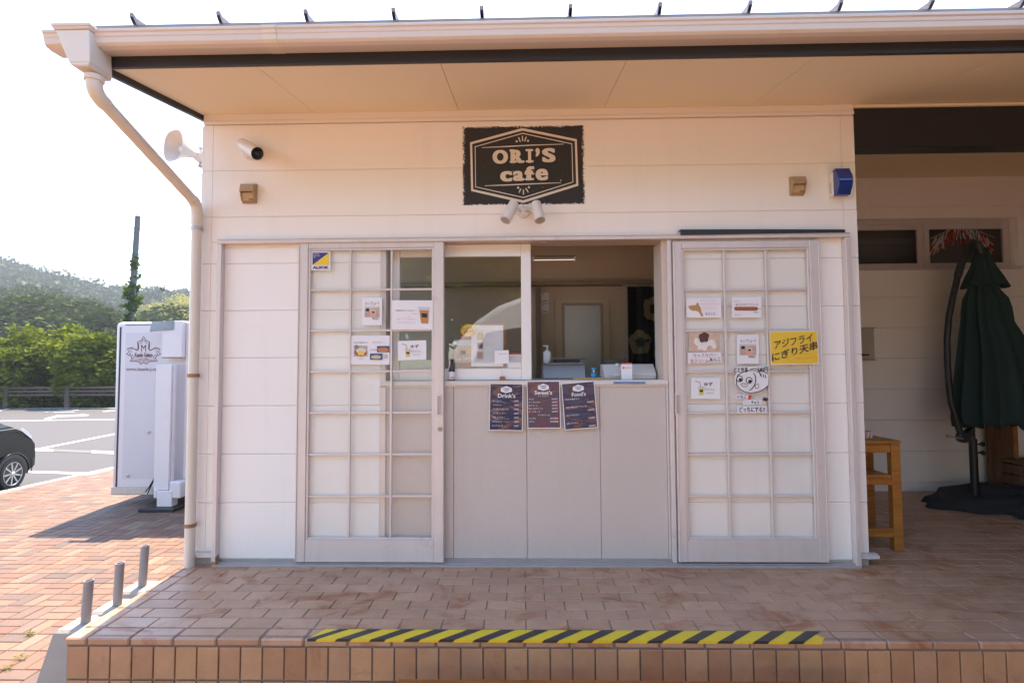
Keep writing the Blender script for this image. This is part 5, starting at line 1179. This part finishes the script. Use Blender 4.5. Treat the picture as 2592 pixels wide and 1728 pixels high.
# parasol weight bags
def bag(name, lab, cx, cy_, sx, sy, h, seed, rot):
    rn = random.Random(seed); g = G(); nu, nv = 36, 10
    for i in range(nv+1):
        t_ = i/nv
        for j in range(nu):
            q = 2*math.pi*j/nu; r = math.sin(t_*math.pi/2)**.55; zz = h*math.cos(t_*math.pi/2)**.7
            nz_ = 1.6*noise.noise(Vector((math.cos(q)*2.4*r+seed, math.sin(q)*2.4*r, t_*2)))
            x, y = sx*r*(1+.16*nz_)*math.cos(q), sy*r*(1+.16*nz_)*math.sin(q)
            g.v.append((cx+x*math.cos(rot)-y*math.sin(rot), cy_+x*math.sin(rot)+y*math.cos(rot), max(.002, zz*(1+.35*nz_))))
    for i in range(nv):
        for j in range(nu): j2 = (j+1) % nu; g.f.append((i*nu+j,(i+1)*nu+j,(i+1)*nu+j2,i*nu+j2))
    t = thing(name, lab, 'weight bag', (cx, cy_, 0), 'weight bags under the parasol'); ob('bag', g, m_blackm, t, True)
    ob('handle', G().tube([(cx-.09,cy_-sy*.45,h*.8),(cx-.05,cy_-sy*.5,h*.95+.02),(cx+.05,cy_-sy*.5,h*.95+.02),(cx+.09,cy_-sy*.45,h*.8)], .009, 8), m_blackm, t, True)
a = at(2380,1232,2,.0); b_ = at(2545,1262,2,0)
bag('weight_bag', 'flat black weight bag lying left of the parasol mast', a.x-.02, 1.38, .62, .30, .12, 2, .06)
bag('weight_bag', 'black weight bag lying nearer, under the parasol canopy', b_.x+.22, 1.0, .72, .30, .11, 5, -.10)
# timber board leaning and crate beyond
x0, x1, z0, z1 = rect(2502,1067,2574,1230,1.78,1.0)
wb = thing('timber_board', 'broad brown timber board standing against the porch wall', 'board', ((x0+x1)/2,1.78,0)); m_tim = wood_mat('weathered timber','#4a2f1c','#6b4a30',.7,(8,8,1))
ob('board', G().cbox(x0,x1-.04,1.77,1.80,.001,z1+.10,.004), m_tim, wb); ob('edge_batten', G().cbox(x1-.0395,x1-.002,1.755,1.80,.001,z1+.10,.003), m_oak, wb)
x0, x1, z0, z1 = rect(2578,1146,2660,1230,1.6,1.0)
wc = thing('wooden_crate', 'dark wooden crate at the right edge of the porch', 'crate', ((x0+x1)/2,1.65,0))
for k in range(3): ob('slat', G().cbox(x0,x1,1.58,1.6,.01+.10*k,.095+.10*k,.003), m_tim, wc); ob('slat', G().cbox(x0,x0+.02,1.601,1.8,.01+.10*k,.095+.10*k,.003), m_tim, wc)
ob('lid', G().cbox(x0-.01,x1+.01,1.57,1.82,.31,.335,.003), m_tim, wc)

# ================================================================== TRAILER AT THE LEFT
YT = 3.3
TX0, TX1 = at(283,1050,1,YT).x, -1.9; TZ0, TZ1 = at(330,1252,1,YT).z, at(400,813,1,YT).z
m_tw = M('trailer panel', (.70,.66,.68), .38, var=.03, vs=2, stain=(3,.66,(.55,.5,.48),.3)); m_tp = M('trailer vinyl', (.60,.575,.615), .35, var=.03); m_maroon = M('maroon print', (.13,.03,.035), .5)
tr = thing('food_trailer', 'white food trailer with a maroon leaf emblem behind the downpipe', 'trailer', (-3.6, 4.4, GZ))
ob('body', G().box(TX0,TX1,YT+.012,YT+2.3,TZ0+.06,TZ1), m_tw, tr, bevel=.06, seg=4)
px0, px1 = at(298,1050,1,YT).x, at(470,1050,1,YT).x
ob('end_panel', G().prism([(px0+.02,TZ0+.10),(TX1-.1,TZ0+.10),(TX1-.1,TZ1-.05),(px0+.055,TZ1-.05),(px0+.03,TZ1-.06),(px0+.02,TZ1-.085)], YT, YT+.0115), m_tw, tr)
ob('panel_seam', G().box(px0-.008,px0+.019,YT+.004,YT+.0115,TZ0+.1,TZ1-.07).box(px0+.06,TX1-.1,YT+.006,YT+.0115,TZ1-.049,TZ1-.038), m_black, tr)
ob('bottom_rail', G().cbox(TX0+.02,TX1,YT-.004,YT+.04,TZ0,TZ0+.0995,.008), m_galv, tr)
ob('corner_post', G().cbox(TX0+.01,TX0+.06,YT-.002,YT+.03,TZ0,TZ0+.10,.006), m_tw, tr)
vx0, vx1 = at(313,1050,1,YT).x, at(412,1050,1,YT).x
ob('vinyl_sheet', G().box(vx0,vx1,YT-.0012,YT-.0004,TZ0+.2,at(360,842,1,YT).z), m_tp, tr)
x0, x1, z0, z1 = rect(412.6,812,463,904,YT-.1,1.0)
ob('upper_box', G().cbox(x0,x1,YT-.12,YT-.0005,z0,z1,.006), m_tw, tr); ob('box_seam', G().box(x0,x1,YT-.1205,YT-.11,z0-.012,z0-.0015), m_rust, tr)
ob('right_column', G().cbox(x1+.004,x1+.2,YT-.05,YT-.0005,TZ0+.1,TZ1-.02,.006), m_tw, tr)
tq = [at(u,v,1,YT-.125) for u, v in ((379,840),(384,814),(441,811),(440,835))]
ob('silver_tape', G().prism([(q.x,q.z) for q in tq], YT-.126, YT-.1215), M('silver tape', (.22,.23,.27), .35, metal=.4, var=.5, vs=9), tr)
for (u, v) in ((324,1203),(377,1093)): q = at(u,v,1,YT); ob('bolt', G().lathe([(.022,0),(.022,-.008),(.008,-.012),(.008,-.02)], (q.x,YT-.0005,q.z), 12, 'y'), m_galv, tr)
m1_ = [at(u,v,1,YT-.16) for u, v in ((401,922),(451,1238))]
ob('jack_column', G().extrude_x([(YT-.20,m1_[1].z),(YT-.20,m1_[0].z),(YT-.12,m1_[0].z),(YT-.12,m1_[1].z)], m1_[0].x, at(430,1080,1,YT-.2).x), m_tw, tr, bevel=.006)
ob('jack_guide', G().prism([(at(430.5,1080,1,YT-.2).x,m1_[1].z),(at(430.5,1080,1,YT-.2).x,m1_[0].z),(at(447,1080,1,YT-.1).x,m1_[0].z),(at(447,1080,1,YT-.1).x,m1_[1].z)], YT-.17, YT-.121), m_tw, tr, bevel=.004)
x0, x1, z0, z1 = rect(402,1239,440,1278,YT-.19,1.0); ob('jack_foot', G().cbox(x0,x1,YT-.23,YT-.11,GZ+.041,m1_[1].z-.004,.006), m_tw, tr)
for (u0, v0, u1, v1) in ((390,1236,401,1260),(430,1218,459,1260)):
    a_ = rect(u0,v0,u1,v1,YT-.2,1.0); ob('jack_clamp', G().cbox(a_[0],a_[1],YT-.22,YT-.08,a_[2],a_[3],.012), m_tw, tr)
a_ = rect(364,1274,454,1289,YT-.22,1.0); ob('foot_pad', G().cbox(a_[0],a_[1],YT-.32,YT-.02,GZ+.002,GZ+.04,.006), m_black, tr)
cab = [at(u,v,1,YT-.06) for u, v in ((402,1130),(399,1165),(393,1200),(388,1215),(376,1235),(368,1244))]; ob('cable', G().tube(cab, .008, 8), m_black, tr, True)
cab = [at(u,v,1,YT-.05) for u, v in ((401,1165),(398,1195),(390,1213),(373,1250))]; ob('cable', G().tube(cab, .006, 8), m_black, tr, True)
for x in (-3.9, -3.0):
    wl = node('wheel', tr); ob('tyre', G().lathe([(.2,-.09),(.28,-.09),(.31,-.06),(.31,.06),(.28,.09),(.2,.09)], (x,YT+1.3,GZ+.31), 28, 'y'), m_black, wl, True); ob('rim', G().lathe([(.0,-.05),(.19,-.05),(.2,-.08),(.2,.08),(.0,.05)], (x,YT+1.3,GZ+.31), 24, 'y'), m_galv, wl, True)
lp = Print('leaf_emblem', '', '', q4(319.5,851,408,922), YT-.0016, None, parent=tr)
leaf = [(.5,.0),(.56,.15),(.67,.20),(.66,.42),(.70,.50),(.80,.43),(.84,.40),(.97,.45),(.91,.54),(.985,.63),(.87,.70),(.83,.78),(.90,.88),(.68,.89),(.62,.92),(.60,.99),(.5,.93),(.40,.99),(.38,.92),(.32,.89),(.10,.88),(.17,.78),(.13,.70),(.015,.63),(.09,.54),(.03,.45),(.16,.40),(.20,.43),(.30,.50),(.34,.42),(.33,.20),(.44,.15)]
lp.line('leaf_outline', leaf, .026, m_maroon, True)
lp.line('leaf_outline', [(.5+(u-.5)*.84, .56+(v-.56)*.82) for u, v in leaf], .015, m_maroon, True)
lp.text('M', .43,.30,.57,.55, m_maroon, .0); lp.rect('name_band', .24,.76,.76,.765, m_maroon); lp.text('Kaede Gelato', .25,.585,.76,.74, m_maroon, .03); lp.text('since 2008', .38,.785,.62,.84, m_maroon, .02)
ur = Print('web_address', '', '', q4(318.7,929.5,407,941), YT-.0016, None, parent=tr); ur.text('www.kaede-j.com', .0,.0,1,1, M('mauve print', (.22,.14,.16), .5), .03)

# ================================================================== PARKED CAR
YK = 4.62
YK = at(30,1240,2,PZ).y; wc_ = at(30.5,1198.6,1,YK); CX = wc_.x; wr = wc_.z-PZ
car = thing('parked_car', 'dark grey small car parked at the left edge of the car park', 'car', (CX, YK, PZ)); car.rotation_euler.z = math.radians(97)
m_car = M('dark metallic paint', (.007,.007,.011), .3, metal=.0, var=.03, spec=.18, coat=.0); m_cglass = M('car glass', (.012,.014,.016), .06); m_tyre = M('tyre rubber', (.018,.018,.018), .8)
Zc = lambda z: PZ+z
# body lofted from sections across the width
top = [(.45,.30),(.456,.45),(.44,.63),(.36,.735),(.20,.85),(.03,.945),(-.24,1.03),(-.62,1.30),(-.95,1.47),(-1.5,1.53),(-2.2,1.50),(-2.62,1.38),(-2.86,1.02),(-2.92,.80),(-2.94,.45),(-2.90,.28)]
bot = [(-2.6,.20),(-2.35,.20),(.23,.20)]
secs = [(0,.955,0),(.02,.975,0),(.10,.99,.0),(.35,1.0,0),(.74,1.0,.0)]
g = G(); rings = []
Wc = 1.475
ys = [0,.03,.14,.45,.74,1.03,1.335,1.445,1.475]
for yy in ys:
    e = min(yy, Wc-yy); ins = {0:.018,.03:.008,.14:.002}.get(round(e,3), 0.0); tum = max(0, .13-e)
    r_ = []
    for x, z in top+bot:
        f_in = ins if z > .25 else ins*.6
        xx = x-(f_in*1.5 if x > 0 else -f_in*1.5); z2 = z-(f_in*.9 if z > .9 else 0)
        yo = yy+(.10*max(0, z-.95)/.55 if e < .2 and yy < .7 else 0)-(.10*max(0, z-.95)/.55 if e < .2 and yy > .7 else 0)
        r_.append((CX+xx+(.045 if .1 < e and x > .2 else 0)+(.05 if e > .3 and x > .2 else 0), YK+yo, Zc(z2)))
    rings.append(len(g.v)); g.v += r_
k = len(top+bot)
for a, b_ in zip(rings, rings[1:]):
    for i in range(k): j = (i+1) % k; g.f.append((a+i,a+j,b_+j,b_+i))
g.f.append(tuple(rings[0]+i for i in range(k))); g.f.append(tuple(rings[-1]+i for i in reversed(range(k))))
ob('body', g, m_car, car, True)
def flank(name, pts, mat, off=.004, sy=YK):
    g = G(); 
    q = [(CX+x, sy-off+(.10*max(0, z-.95)/.55), Zc(z)) for x, z in pts]; n = len(q)
    g.v = q+[(a, b_+.006, c) for a, b_, c in q]; g.f = [tuple(range(n)), tuple(range(2*n-1,n-1,-1))]+[(i,(i+1) % n,n+(i+1) % n,n+i) for i in range(n)]
    return ob(name, g, mat, car)
flank('quarter_window', [(-.10,.955),(-.34,1.08),(-.34,.945)], m_cglass, .012); flank('side_window', [(-.40,.95),(-.40,1.12),(-.68,1.29),(-1.0,1.42),(-1.45,1.44),(-1.45,.95)], m_cglass, .012)
flank('side_window', [(-1.52,.95),(-1.52,1.44),(-2.15,1.42),(-2.45,1.28),(-2.55,.98)], m_cglass, .012)
flank('belt_line', [(-2.5,.935),(.0,.925),(.05,.915),(-2.5,.92)], m_galv, .010)
flank('bonnet_seam', [(-.2,.90),(.05,.872),(.18,.80),(.185,.806),(.055,.880),(-.2,.908)], m_black, .007)
flank('headlight', [(.08,.93),(.17,.905),(.24,.855),(.32,.775),(.355,.715),(.32,.725),(.22,.80),(.13,.87)], M('headlamp lens', (.70,.70,.66), .08, coat=1.0), .016)
g = G(); R0 = wr+.055; n = 24
arc = [(CX+math.cos(math.pi*i/n)*R0, Zc(wr+math.sin(math.pi*i/n)*R0)) for i in range(n+1)]
ob('wheel_arch', G().prism(arc+[(CX-R0,Zc(.2)),(CX+R0,Zc(.2))], YK-.008, YK+.02), m_black, car)
g = G(); g.tube([(a, YK-.006, b_) for a, b_ in arc], .014, 8); ob('arch_lip', g, m_car, car, True)
flank('sill', [(-.34,.2),(-1.9,.2),(-1.9,.29),(-.34,.29)], m_black, .01)
flank('bumper_lower', [(.34,.21),(.405,.32),(.41,.42),(.37,.42),(.36,.21)], m_black, .006)
def wheel(cx):
    wl = node('wheel', car); c = (cx, YK+.055, Zc(wr))
    ob('tyre', G().lathe([(wr*.70,.09),(wr*.93,.085),(wr,.05),(wr,-.045),(wr*.94,-.072),(wr*.74,-.075),(wr*.70,-.06)], c, 40, 'y'), m_tyre, wl, True)
    ob('rim', G().lathe([(wr*.70,.06),(wr*.72,-.066),(wr*.66,-.066),(wr*.62,.02),(.0,.03)], c, 36, 'y'), M('dark wheel well', (.03,.03,.033), .4, metal=.5), wl, True)
    ob('rim_ring', G().tube([(c[0]+wr*.69*math.cos(2*math.pi*i/32), c[1]-.067, c[2]+wr*.69*math.sin(2*math.pi*i/32)) for i in range(33)], .006, 6), m_galv, wl, True)
    for i in range(9):
        q = 2*math.pi*i/9+.3; q2 = q+.07
        ob('spoke', G().bar((c[0]+.03*math.cos(q),c[1]-.058,c[2]+.03*math.sin(q)),(c[0]+wr*.67*math.cos(q2),c[1]-.064,c[2]+wr*.67*math.sin(q2)), .020, .016, up=(0,1,0)), m_galv, wl)
    ob('hub_cap', G().lathe([(.036,-.05),(.034,-.072),(.018,-.076),(0,-.076)], c, 20, 'y'), m_steel, wl, True)
wheel(CX); wheel(CX-2.28)
HAZE = .00055
# ================================================================== FENCE, SHRUBS, POLE, TREES, HILLS
FY = at(150,1034,2,PZ).y+.35
m_fence = M('brown fence', (.085,.055,.045), .8, var=.25, vs=5)
fx = [at(17+155*k, 1005, 1, FY).x for k in range(-5, 9)]
fn = thing('rail_fence', 'brown three rail fence along the far edge of the car park', 'fence', (fx[4], FY, PZ))
zp = at(100,977,1,FY).z
for x in fx: ob('post', G().cbox(x-.11,x+.11,FY-.09,FY+.09,PZ,zp,.02), m_fence, fn)
for v in (981.5, 990.5, 999.5):
    z = at(100,v,1,FY).z
    for a, b_ in zip(fx, fx[1:]): ob('rail', G().cbox(a+.111,b_-.111,FY-.06,FY+.0,z-.05,z+.05,.015), m_fence, fn)
def leaves(name, clumps, n, size, mat, seed, aspect=.55, flat=.3):
    """leaf-sized folded quads scattered on and inside a set of ellipsoid clumps (x,y,z,rx,ry,rz)"""
    rn = random.Random(seed); vs, fs = [], []
    vol = [c[3]*c[4]*c[5] for c in clumps]; tot = sum(vol)
    for c, v in zip(clumps, vol):
        for _ in range(max(1, int(n*v/tot))):
            while True:
                p = Vector((rn.uniform(-1,1), rn.uniform(-1,1), rn.uniform(-1,1)))
                if .12 < p.length <= 1: break
            p *= p.length**-.45 if rn.random() < .7 else 1
            if p.length > 1.06: p *= 1.0/p.length
            pos = Vector((c[0]+p.x*c[3], c[1]+p.y*c[4], c[2]+p.z*c[5]))
            d = Vector((rn.gauss(0,1), rn.gauss(0,1), rn.gauss(0,1)*flat-.15)); d = (d+p*.6).normalized()
            s_ = d.cross(Vector((rn.gauss(0,1), rn.gauss(0,1), rn.gauss(0,1)))).normalized()
            L = size*rn.uniform(.6,1.35); k = len(vs); nrm = d.cross(s_)
            vs += [tuple(pos), tuple(pos+d*L*.5+s_*L*aspect*.5+nrm*L*.08), tuple(pos+d*L), tuple(pos+d*L*.5-s_*L*aspect*.5+nrm*L*.08)]
            fs.append((k,k+1,k+2,k+3))
    me = bpy.data.meshes.new(name); me.from_pydata(vs, [], fs); me.materials.append(mat); me.update(); return me
m_lf1 = leaf_mat('shrub leaf', '#263610', '#707c28', .5, .8); m_lf2 = leaf_mat('tree leaf', '#1a2812', '#34441c', .25, .5); m_lf3 = leaf_mat('ivy leaf', '#243812', '#4c6424', .4, 2.0)
m_lf4 = leaf_mat('plaza tree leaf', '#3c5420', '#7c8c3a', .4, .4); m_bark = M('bark', (.10,.075,.055), .9, var=.3, vs=8)
def clumps(rn, n, w_, h0, h1, r0, r1, dep=None):
    out = []
    for _ in range(n):
        r = rn.uniform(r0, r1); z = rn.uniform(h0, h1); out.append((rn.uniform(-w_,w_), rn.uniform(-(dep or w_),dep or w_), z, r*rn.uniform(.85,1.3), r, r*rn.uniform(.7,1.05)))
    return out
# shrubs just behind the fence
protos = []
for s_ in range(3):
    rn = random.Random(40+s_)
    cl = clumps(rn, 17, 1.3, .5, 2.7, .45, .8, .9)+clumps(rn, 6, 1.0, 2.6, 3.1, .3, .5, .7)
    st_ = G()
    for k in range(6): q = rn.uniform(-.5,.5); st_.tube([(q,rn.uniform(-.3,.3),0),(q*1.6,rn.uniform(-.4,.4),1.4),(q*2.4,rn.uniform(-.5,.5),2.6)], [.05,.035,.012], 6)
    mst = mesh('stem', st_); mst.materials.append(m_bark)
    protos.append((leaves('foliage', cl, 9000, .20, m_lf1, 60+s_), mst))
SH = [(-30,1.5,.95,'leftmost leafy shrub behind the fence, cut by the picture edge'),(55,1.9,1.0,'bushy shrub behind the fence, above the parked car'),(120,1.6,1.16,'tallest leafy shrub behind the fence'),
      (180,2.1,.98,'leafy shrub behind the fence, right of the tallest one'),(232,1.7,1.05,'leafy shrub behind the fence just left of the trailer'),(290,1.9,1.0,'leafy shrub behind the fence beside the trailer edge'),(360,2.2,.95,'leafy shrub behind the fence hidden mostly by the trailer')]
for k, (u, dy, sc_, lab) in enumerate(SH):
    x = at(u,1000,1,FY+dy).x; me, ms = protos[k % 3]
    t = thing('shrub', lab, 'shrub', (x, FY+dy, PZ), 'shrubs behind the fence')
    t.scale = (1.18,1,sc_); t.rotation_euler.z = k*2.1
    for nm, mm in (('foliage', me), ('stem', ms)): o = bpy.data.objects.new(nm, mm); COL.objects.link(o); o.parent = t
# low weeds under the rails
rn = random.Random(9)
stuff(put(bpy.data.objects.new('undergrowth', leaves('undergrowth', [(x, FY+.75+rn.uniform(-.2,.3), PZ+.35, .9, .4, .5) for x in [fx[0]+.9*i for i in range(30)]], 9000, .14, m_lf2, 71))))
# weeds in the brick joints
wd = [at(u, v, 2, GZ) for u, v in ((78,1607),(54,1667),(16,1695),(215,1522))]
stuff(put(bpy.data.objects.new('weeds', leaves('weeds', [(p_.x, p_.y, GZ+.012, .03, .012, .014) for p_ in wd], 130, .022, m_lf1, 12, .25))))
# utility pole with ivy
YPo = FY+3.0
pt, pb = at(349,547,1,YPo), at(331,812,1,YPo); dv = (pb-pt); pb2 = pt+dv*((PZ-pt.z)/dv.z)
po = thing('utility_pole', 'bare grey utility pole wrapped in ivy beyond the fence', 'pole', tuple(pb2))
m_pl = M('pole concrete', (.11,.10,.105), .8, var=.15)
ob('shaft', G().tube([pb2, pt], [.19,.125], 18), m_pl, po, True)
for f_2 in (.93, .82): ob('band', G().tube([pb2.lerp(pt,f_2), pb2.lerp(pt,f_2+.006)], .15, 14), m_pl, po, True)
rn = random.Random(5); cl = []
for k in range(70):
    f_3 = .30+.50*rn.random()**1.5; c = pb2.lerp(pt, f_3); sp_ = (.16+.6*(.82-f_3))*.9
    cl.append((c.x+rn.gauss(.05,sp_*.42), c.y+rn.uniform(-.35,.2), c.z+rn.uniform(-.15,.15), .07+.2*rn.random()*(.95-f_3), .12, .06+.15*rn.random()))
ivy = bpy.data.objects.new('ivy', leaves('ivy', cl, 2600, .15, m_lf3, 33, .8)); put(ivy, po)
# mid-distance trees
tp_ = []
for s_ in range(3):
    rn = random.Random(80+s_); cl = clumps(rn, 14, 2.6, 3.2, 6.4, 1.0, 1.7)
    g = G().tube([(0,0,0),(.1,0,2),(.0,.1,4.5)], [.28,.2,.1], 10)
    for k in range(5): q = 2*math.pi*k/5; g.tube([(.05,0,2.2+.3*k),(1.6*math.cos(q),1.6*math.sin(q),4.2+.3*k)], [.1,.03], 6)
    mt_ = mesh('trunk', g); mt_.materials.append(m_bark); tp_.append((leaves('crown', cl, 4200, .42, m_lf2, 90+s_), mt_))
def tree(x, y, z, sc_, lab, k, group, sx=1.0, lm=None):
    t = thing('tree', lab, 'tree', (x,y,z), group); t.scale = (sc_*sx,sc_*sx,sc_); t.rotation_euler.z = k*1.7
    for nm, mm in (('crown', tp_[k % 3][0]), ('trunk', tp_[k % 3][1])):
        o = bpy.data.objects.new(nm, mm); COL.objects.link(o); o.parent = t
        if lm and nm == 'crown': o.material_slots[0].link = 'OBJECT'; o.material_slots[0].material = lm
def hill_h(x, y):                                     # ground beyond the car park
    d = math.hypot(x, y); e = max(0, d-60)
    return PZ-.1+0*e
MT = [(-40,766,62,'dark evergreen tree above the shrubs at the picture edge'),(25,762,64,'dark evergreen tree above the shrubs, second from the left edge'),(95,772,60,'dark spreading tree above the tallest shrub'),(160,785,66,'dark tree behind the shrubs, left of the pole'),
      (215,800,62,'low dark tree behind the shrubs, left of the pole'),(262,812,66,'low dark tree behind the shrubs beside the pole'),(478,800,70,'small dark tree showing between downpipe and wall')]
for k, (u, v, y, lab) in enumerate(MT):
    p_ = at(u, v, 1, y); h = p_.z-PZ; tree(p_.x, y, PZ, h/7.2, lab, k, 'dark trees beyond the shrubs', 1.35)
# wooded hills
m_hill = M('hill soil', (.045,.06,.025), .95, var=.3, vs=.05)
m_wood1 = leaf_mat('far wood', '#1c2b1d', '#2f4026', .15, .03, .15); m_wood2 = leaf_mat('bamboo grove', '#6e7430', '#948f40', .35, .05)
def hill(name, ridge, y0, y1, mat_leaf, nclump, rad, nleaf, seed, lsize):
    """ridge: photograph pixels of the skyline, taken at depth y1; slope rises from depth y0"""
    P = [at(u, v, 1, y1) for u, v in ridge]
    def H(x):
        for a, b_ in zip(P, P[1:]):
            if a.x <= x <= b_.x: t_ = (x-a.x)/(b_.x-a.x); return a.z+(b_.z-a.z)*t_
        return P[0].z if x < P[0].x else P[-1].z
    xa, xb = P[0].x, P[-1].x; g = G(); nx, ny = 50, 16
    def pos(s_, t_):
        x = xa+(xb-xa)*s_; y = y0+(y1-y0)*t_; k = CAM.y; fx_ = x*((y-CAM.y)/(y1-CAM.y))
        z = PZ-1+(H(x)-rad*.8-PZ+1)*math.sin(t_*math.pi/2)**1.2+2.0*noise.noise(Vector((x*.03,y*.03,seed)))*t_
        return fx_, y, z
    for j in range(ny+1):
        for i in range(nx+1): g.v.append(pos(i/nx, j/ny))
    for j in range(ny+1, ny+2):
        for i in range(nx+1): x, y, z = pos(i/nx, 1); g.v.append((x, y1+60, z-40))
    for j in range(ny+1):
        for i in range(nx): a = j*(nx+1)+i; g.f.append((a,a+1,a+nx+2,a+nx+1))
    structure(ob(name+'_ground', g, m_hill, None, True))
    rn = random.Random(seed); cl = []
    for _ in range(nclump):
        s_, t_ = rn.random(), rn.random()**.7; x, y, z = pos(s_, t_); r = rad*rn.uniform(.6,1.25)*(.75+.25*t_); cl.append((x, y, z+r*.45, r, r, r*rn.uniform(.75,1.2)))
    for i in range(90):                               # skyline
        x, y, z = pos(rn.random(), 1); r = rad*rn.uniform(.5,1.0); cl.append((x, y-2, z+r*.5, r*rn.uniform(.6,1.1), r, r*rn.uniform(.9,1.5)))
    core = G()
    for c in cl: core.ball((c[0],c[1],c[2]), c[3]*.70, c[4]*.70, c[5]*.70, 9, 6)
    stuff(ob(name+'_canopy', core, mat_leaf, None, True, fix=False))
    return stuff(put(bpy.data.objects.new(name+'_forest', leaves(name+'_forest', cl, nleaf, lsize, mat_leaf, seed+1, .8, .5))))
hill('far_hill', [(-120,668),(0,690),(60,704),(125,716),(190,737),(250,752),(300,757),(370,757),(430,760),(490,767),(560,775),(700,795)], 120, 260, m_wood1, 700, 6.0, 120000, 3, 1.3)
hill('near_hill', [(-120,745),(0,758),(60,760),(120,765),(180,782),(240,803),(300,815),(420,830)], 70, 110, leaf_mat('near wood', '#1c2a14', '#36441e', .22, .1), 220, 3.4, 40000, 5, .6)
hill('grove', [(375,800),(400,790),(440,779),(480,776),(560,772),(640,780)], 110, 150, m_wood2, 110, 3.2, 24000, 8, .7)
# a bird over the grove
bp_ = at(412,735,1,40); bd = thing('bird', 'small dark bird flying right of the ivy pole', 'bird', tuple(bp_)); m_bird = M('bird', (.02,.02,.022), .8)
ob('body', G().ball(bp_, .13,.06,.06, 12, 8).ball(bp_+Vector((.14,0,.02)), .05,.045,.045, 8, 6), m_bird, bd, True)
for s_ in (1,-1):
    g = G(); a = bp_+Vector((.02,.04*s_,.02)); g.v = [tuple(a), tuple(a+Vector((-.14,0,0))), tuple(a+Vector((-.12,.16*s_,.18))), tuple(a+Vector((-.02,.22*s_,.24)))]; g.f = [(0,1,2,3)]; o = ob('wing', g, m_bird, bd); o.modifiers.new('t','SOLIDIFY').thickness = .012
g = G(); a = bp_+Vector((-.11,0,0)); g.v = [tuple(a), tuple(a+Vector((-.16,.05,.02))), tuple(a+Vector((-.16,-.05,.02)))]; g.f = [(0,1,2)]; ob('tail', g, m_bird, bd).modifiers.new('t','SOLIDIFY').thickness = .01

# ================================================================== BEHIND THE CAMERA (seen in the glass)
for k, (x, y, sc_) in enumerate(((-11,-17,1.1),(-6.5,-18.5,1.25),(-2,-17,1.15),(2.5,-18.5,1.3),(7,-17,1.1),(11.5,-18,1.2))):
    tree(x, y, PZ, sc_, ('leafy tree across the plaza, reflected at the far left','leafy tree across the plaza, second reflected one','leafy tree across the plaza, behind the white van','leafy tree across the plaza, right of the van','leafy tree across the plaza, fifth in the row','leafy tree across the plaza, last in the row')[k], k, 'trees across the plaza', 1.3, m_lf4)
van = thing('white_minibus', 'white rounded minibus on the plaza, reflected in the sash window', 'minibus', (.3,-7.4,GZ)); m_van = M('van paint', (.72,.72,.72), .3, coat=.5)
prof = [(-1.75,-.15),(-1.8,.5),(-1.6,1.0),(-1.2,1.75),(-.9,2.08),(-.45,2.38),(.1,2.58),(.8,2.66),(2.2,2.66),(2.35,2.4),(2.35,-.15)]
ob('body', G().prism(prof, -8.4, -6.5), m_van, van, bevel=.12, seg=4)
ob('side_window', G().prism([(-.95,1.3),(-.7,1.85),(.3,2.0),(.3,1.3)], -6.498, -6.485), m_cglass, van); ob('side_window', G().prism([(.45,1.3),(.45,2.0),(2.1,2.0),(2.1,1.3)], -6.498, -6.485), m_cglass, van)
for x in (-.7, 1.5): ob('wheel', G().lathe([(.0,-.1),(.3,-.1),(.35,-.06),(.35,.06),(.3,.1),(0,.1)], (x,-6.6,GZ+.35), 28, 'y'), m_tyre, van, True)
# thin summer haze over the valley
hz_ = bpy.data.materials.new('haze'); hz_.use_nodes = True; nt = hz_.node_tree; nt.nodes.clear()
pvn = nt.nodes.new('ShaderNodeVolumePrincipled'); pvn.inputs['Color'].default_value = (.86,.92,1,1); pvn.inputs['Density'].default_value = HAZE; pvn.inputs['Anisotropy'].default_value = .3
nt.links.new(pvn.outputs[0], nt.nodes.new('ShaderNodeOutputMaterial').inputs['Volume'])
if HAZE: stuff(ob('haze', G().box(-420,60,-40,420,-6,75), hz_))
bpy.data.objects.remove(_fo)
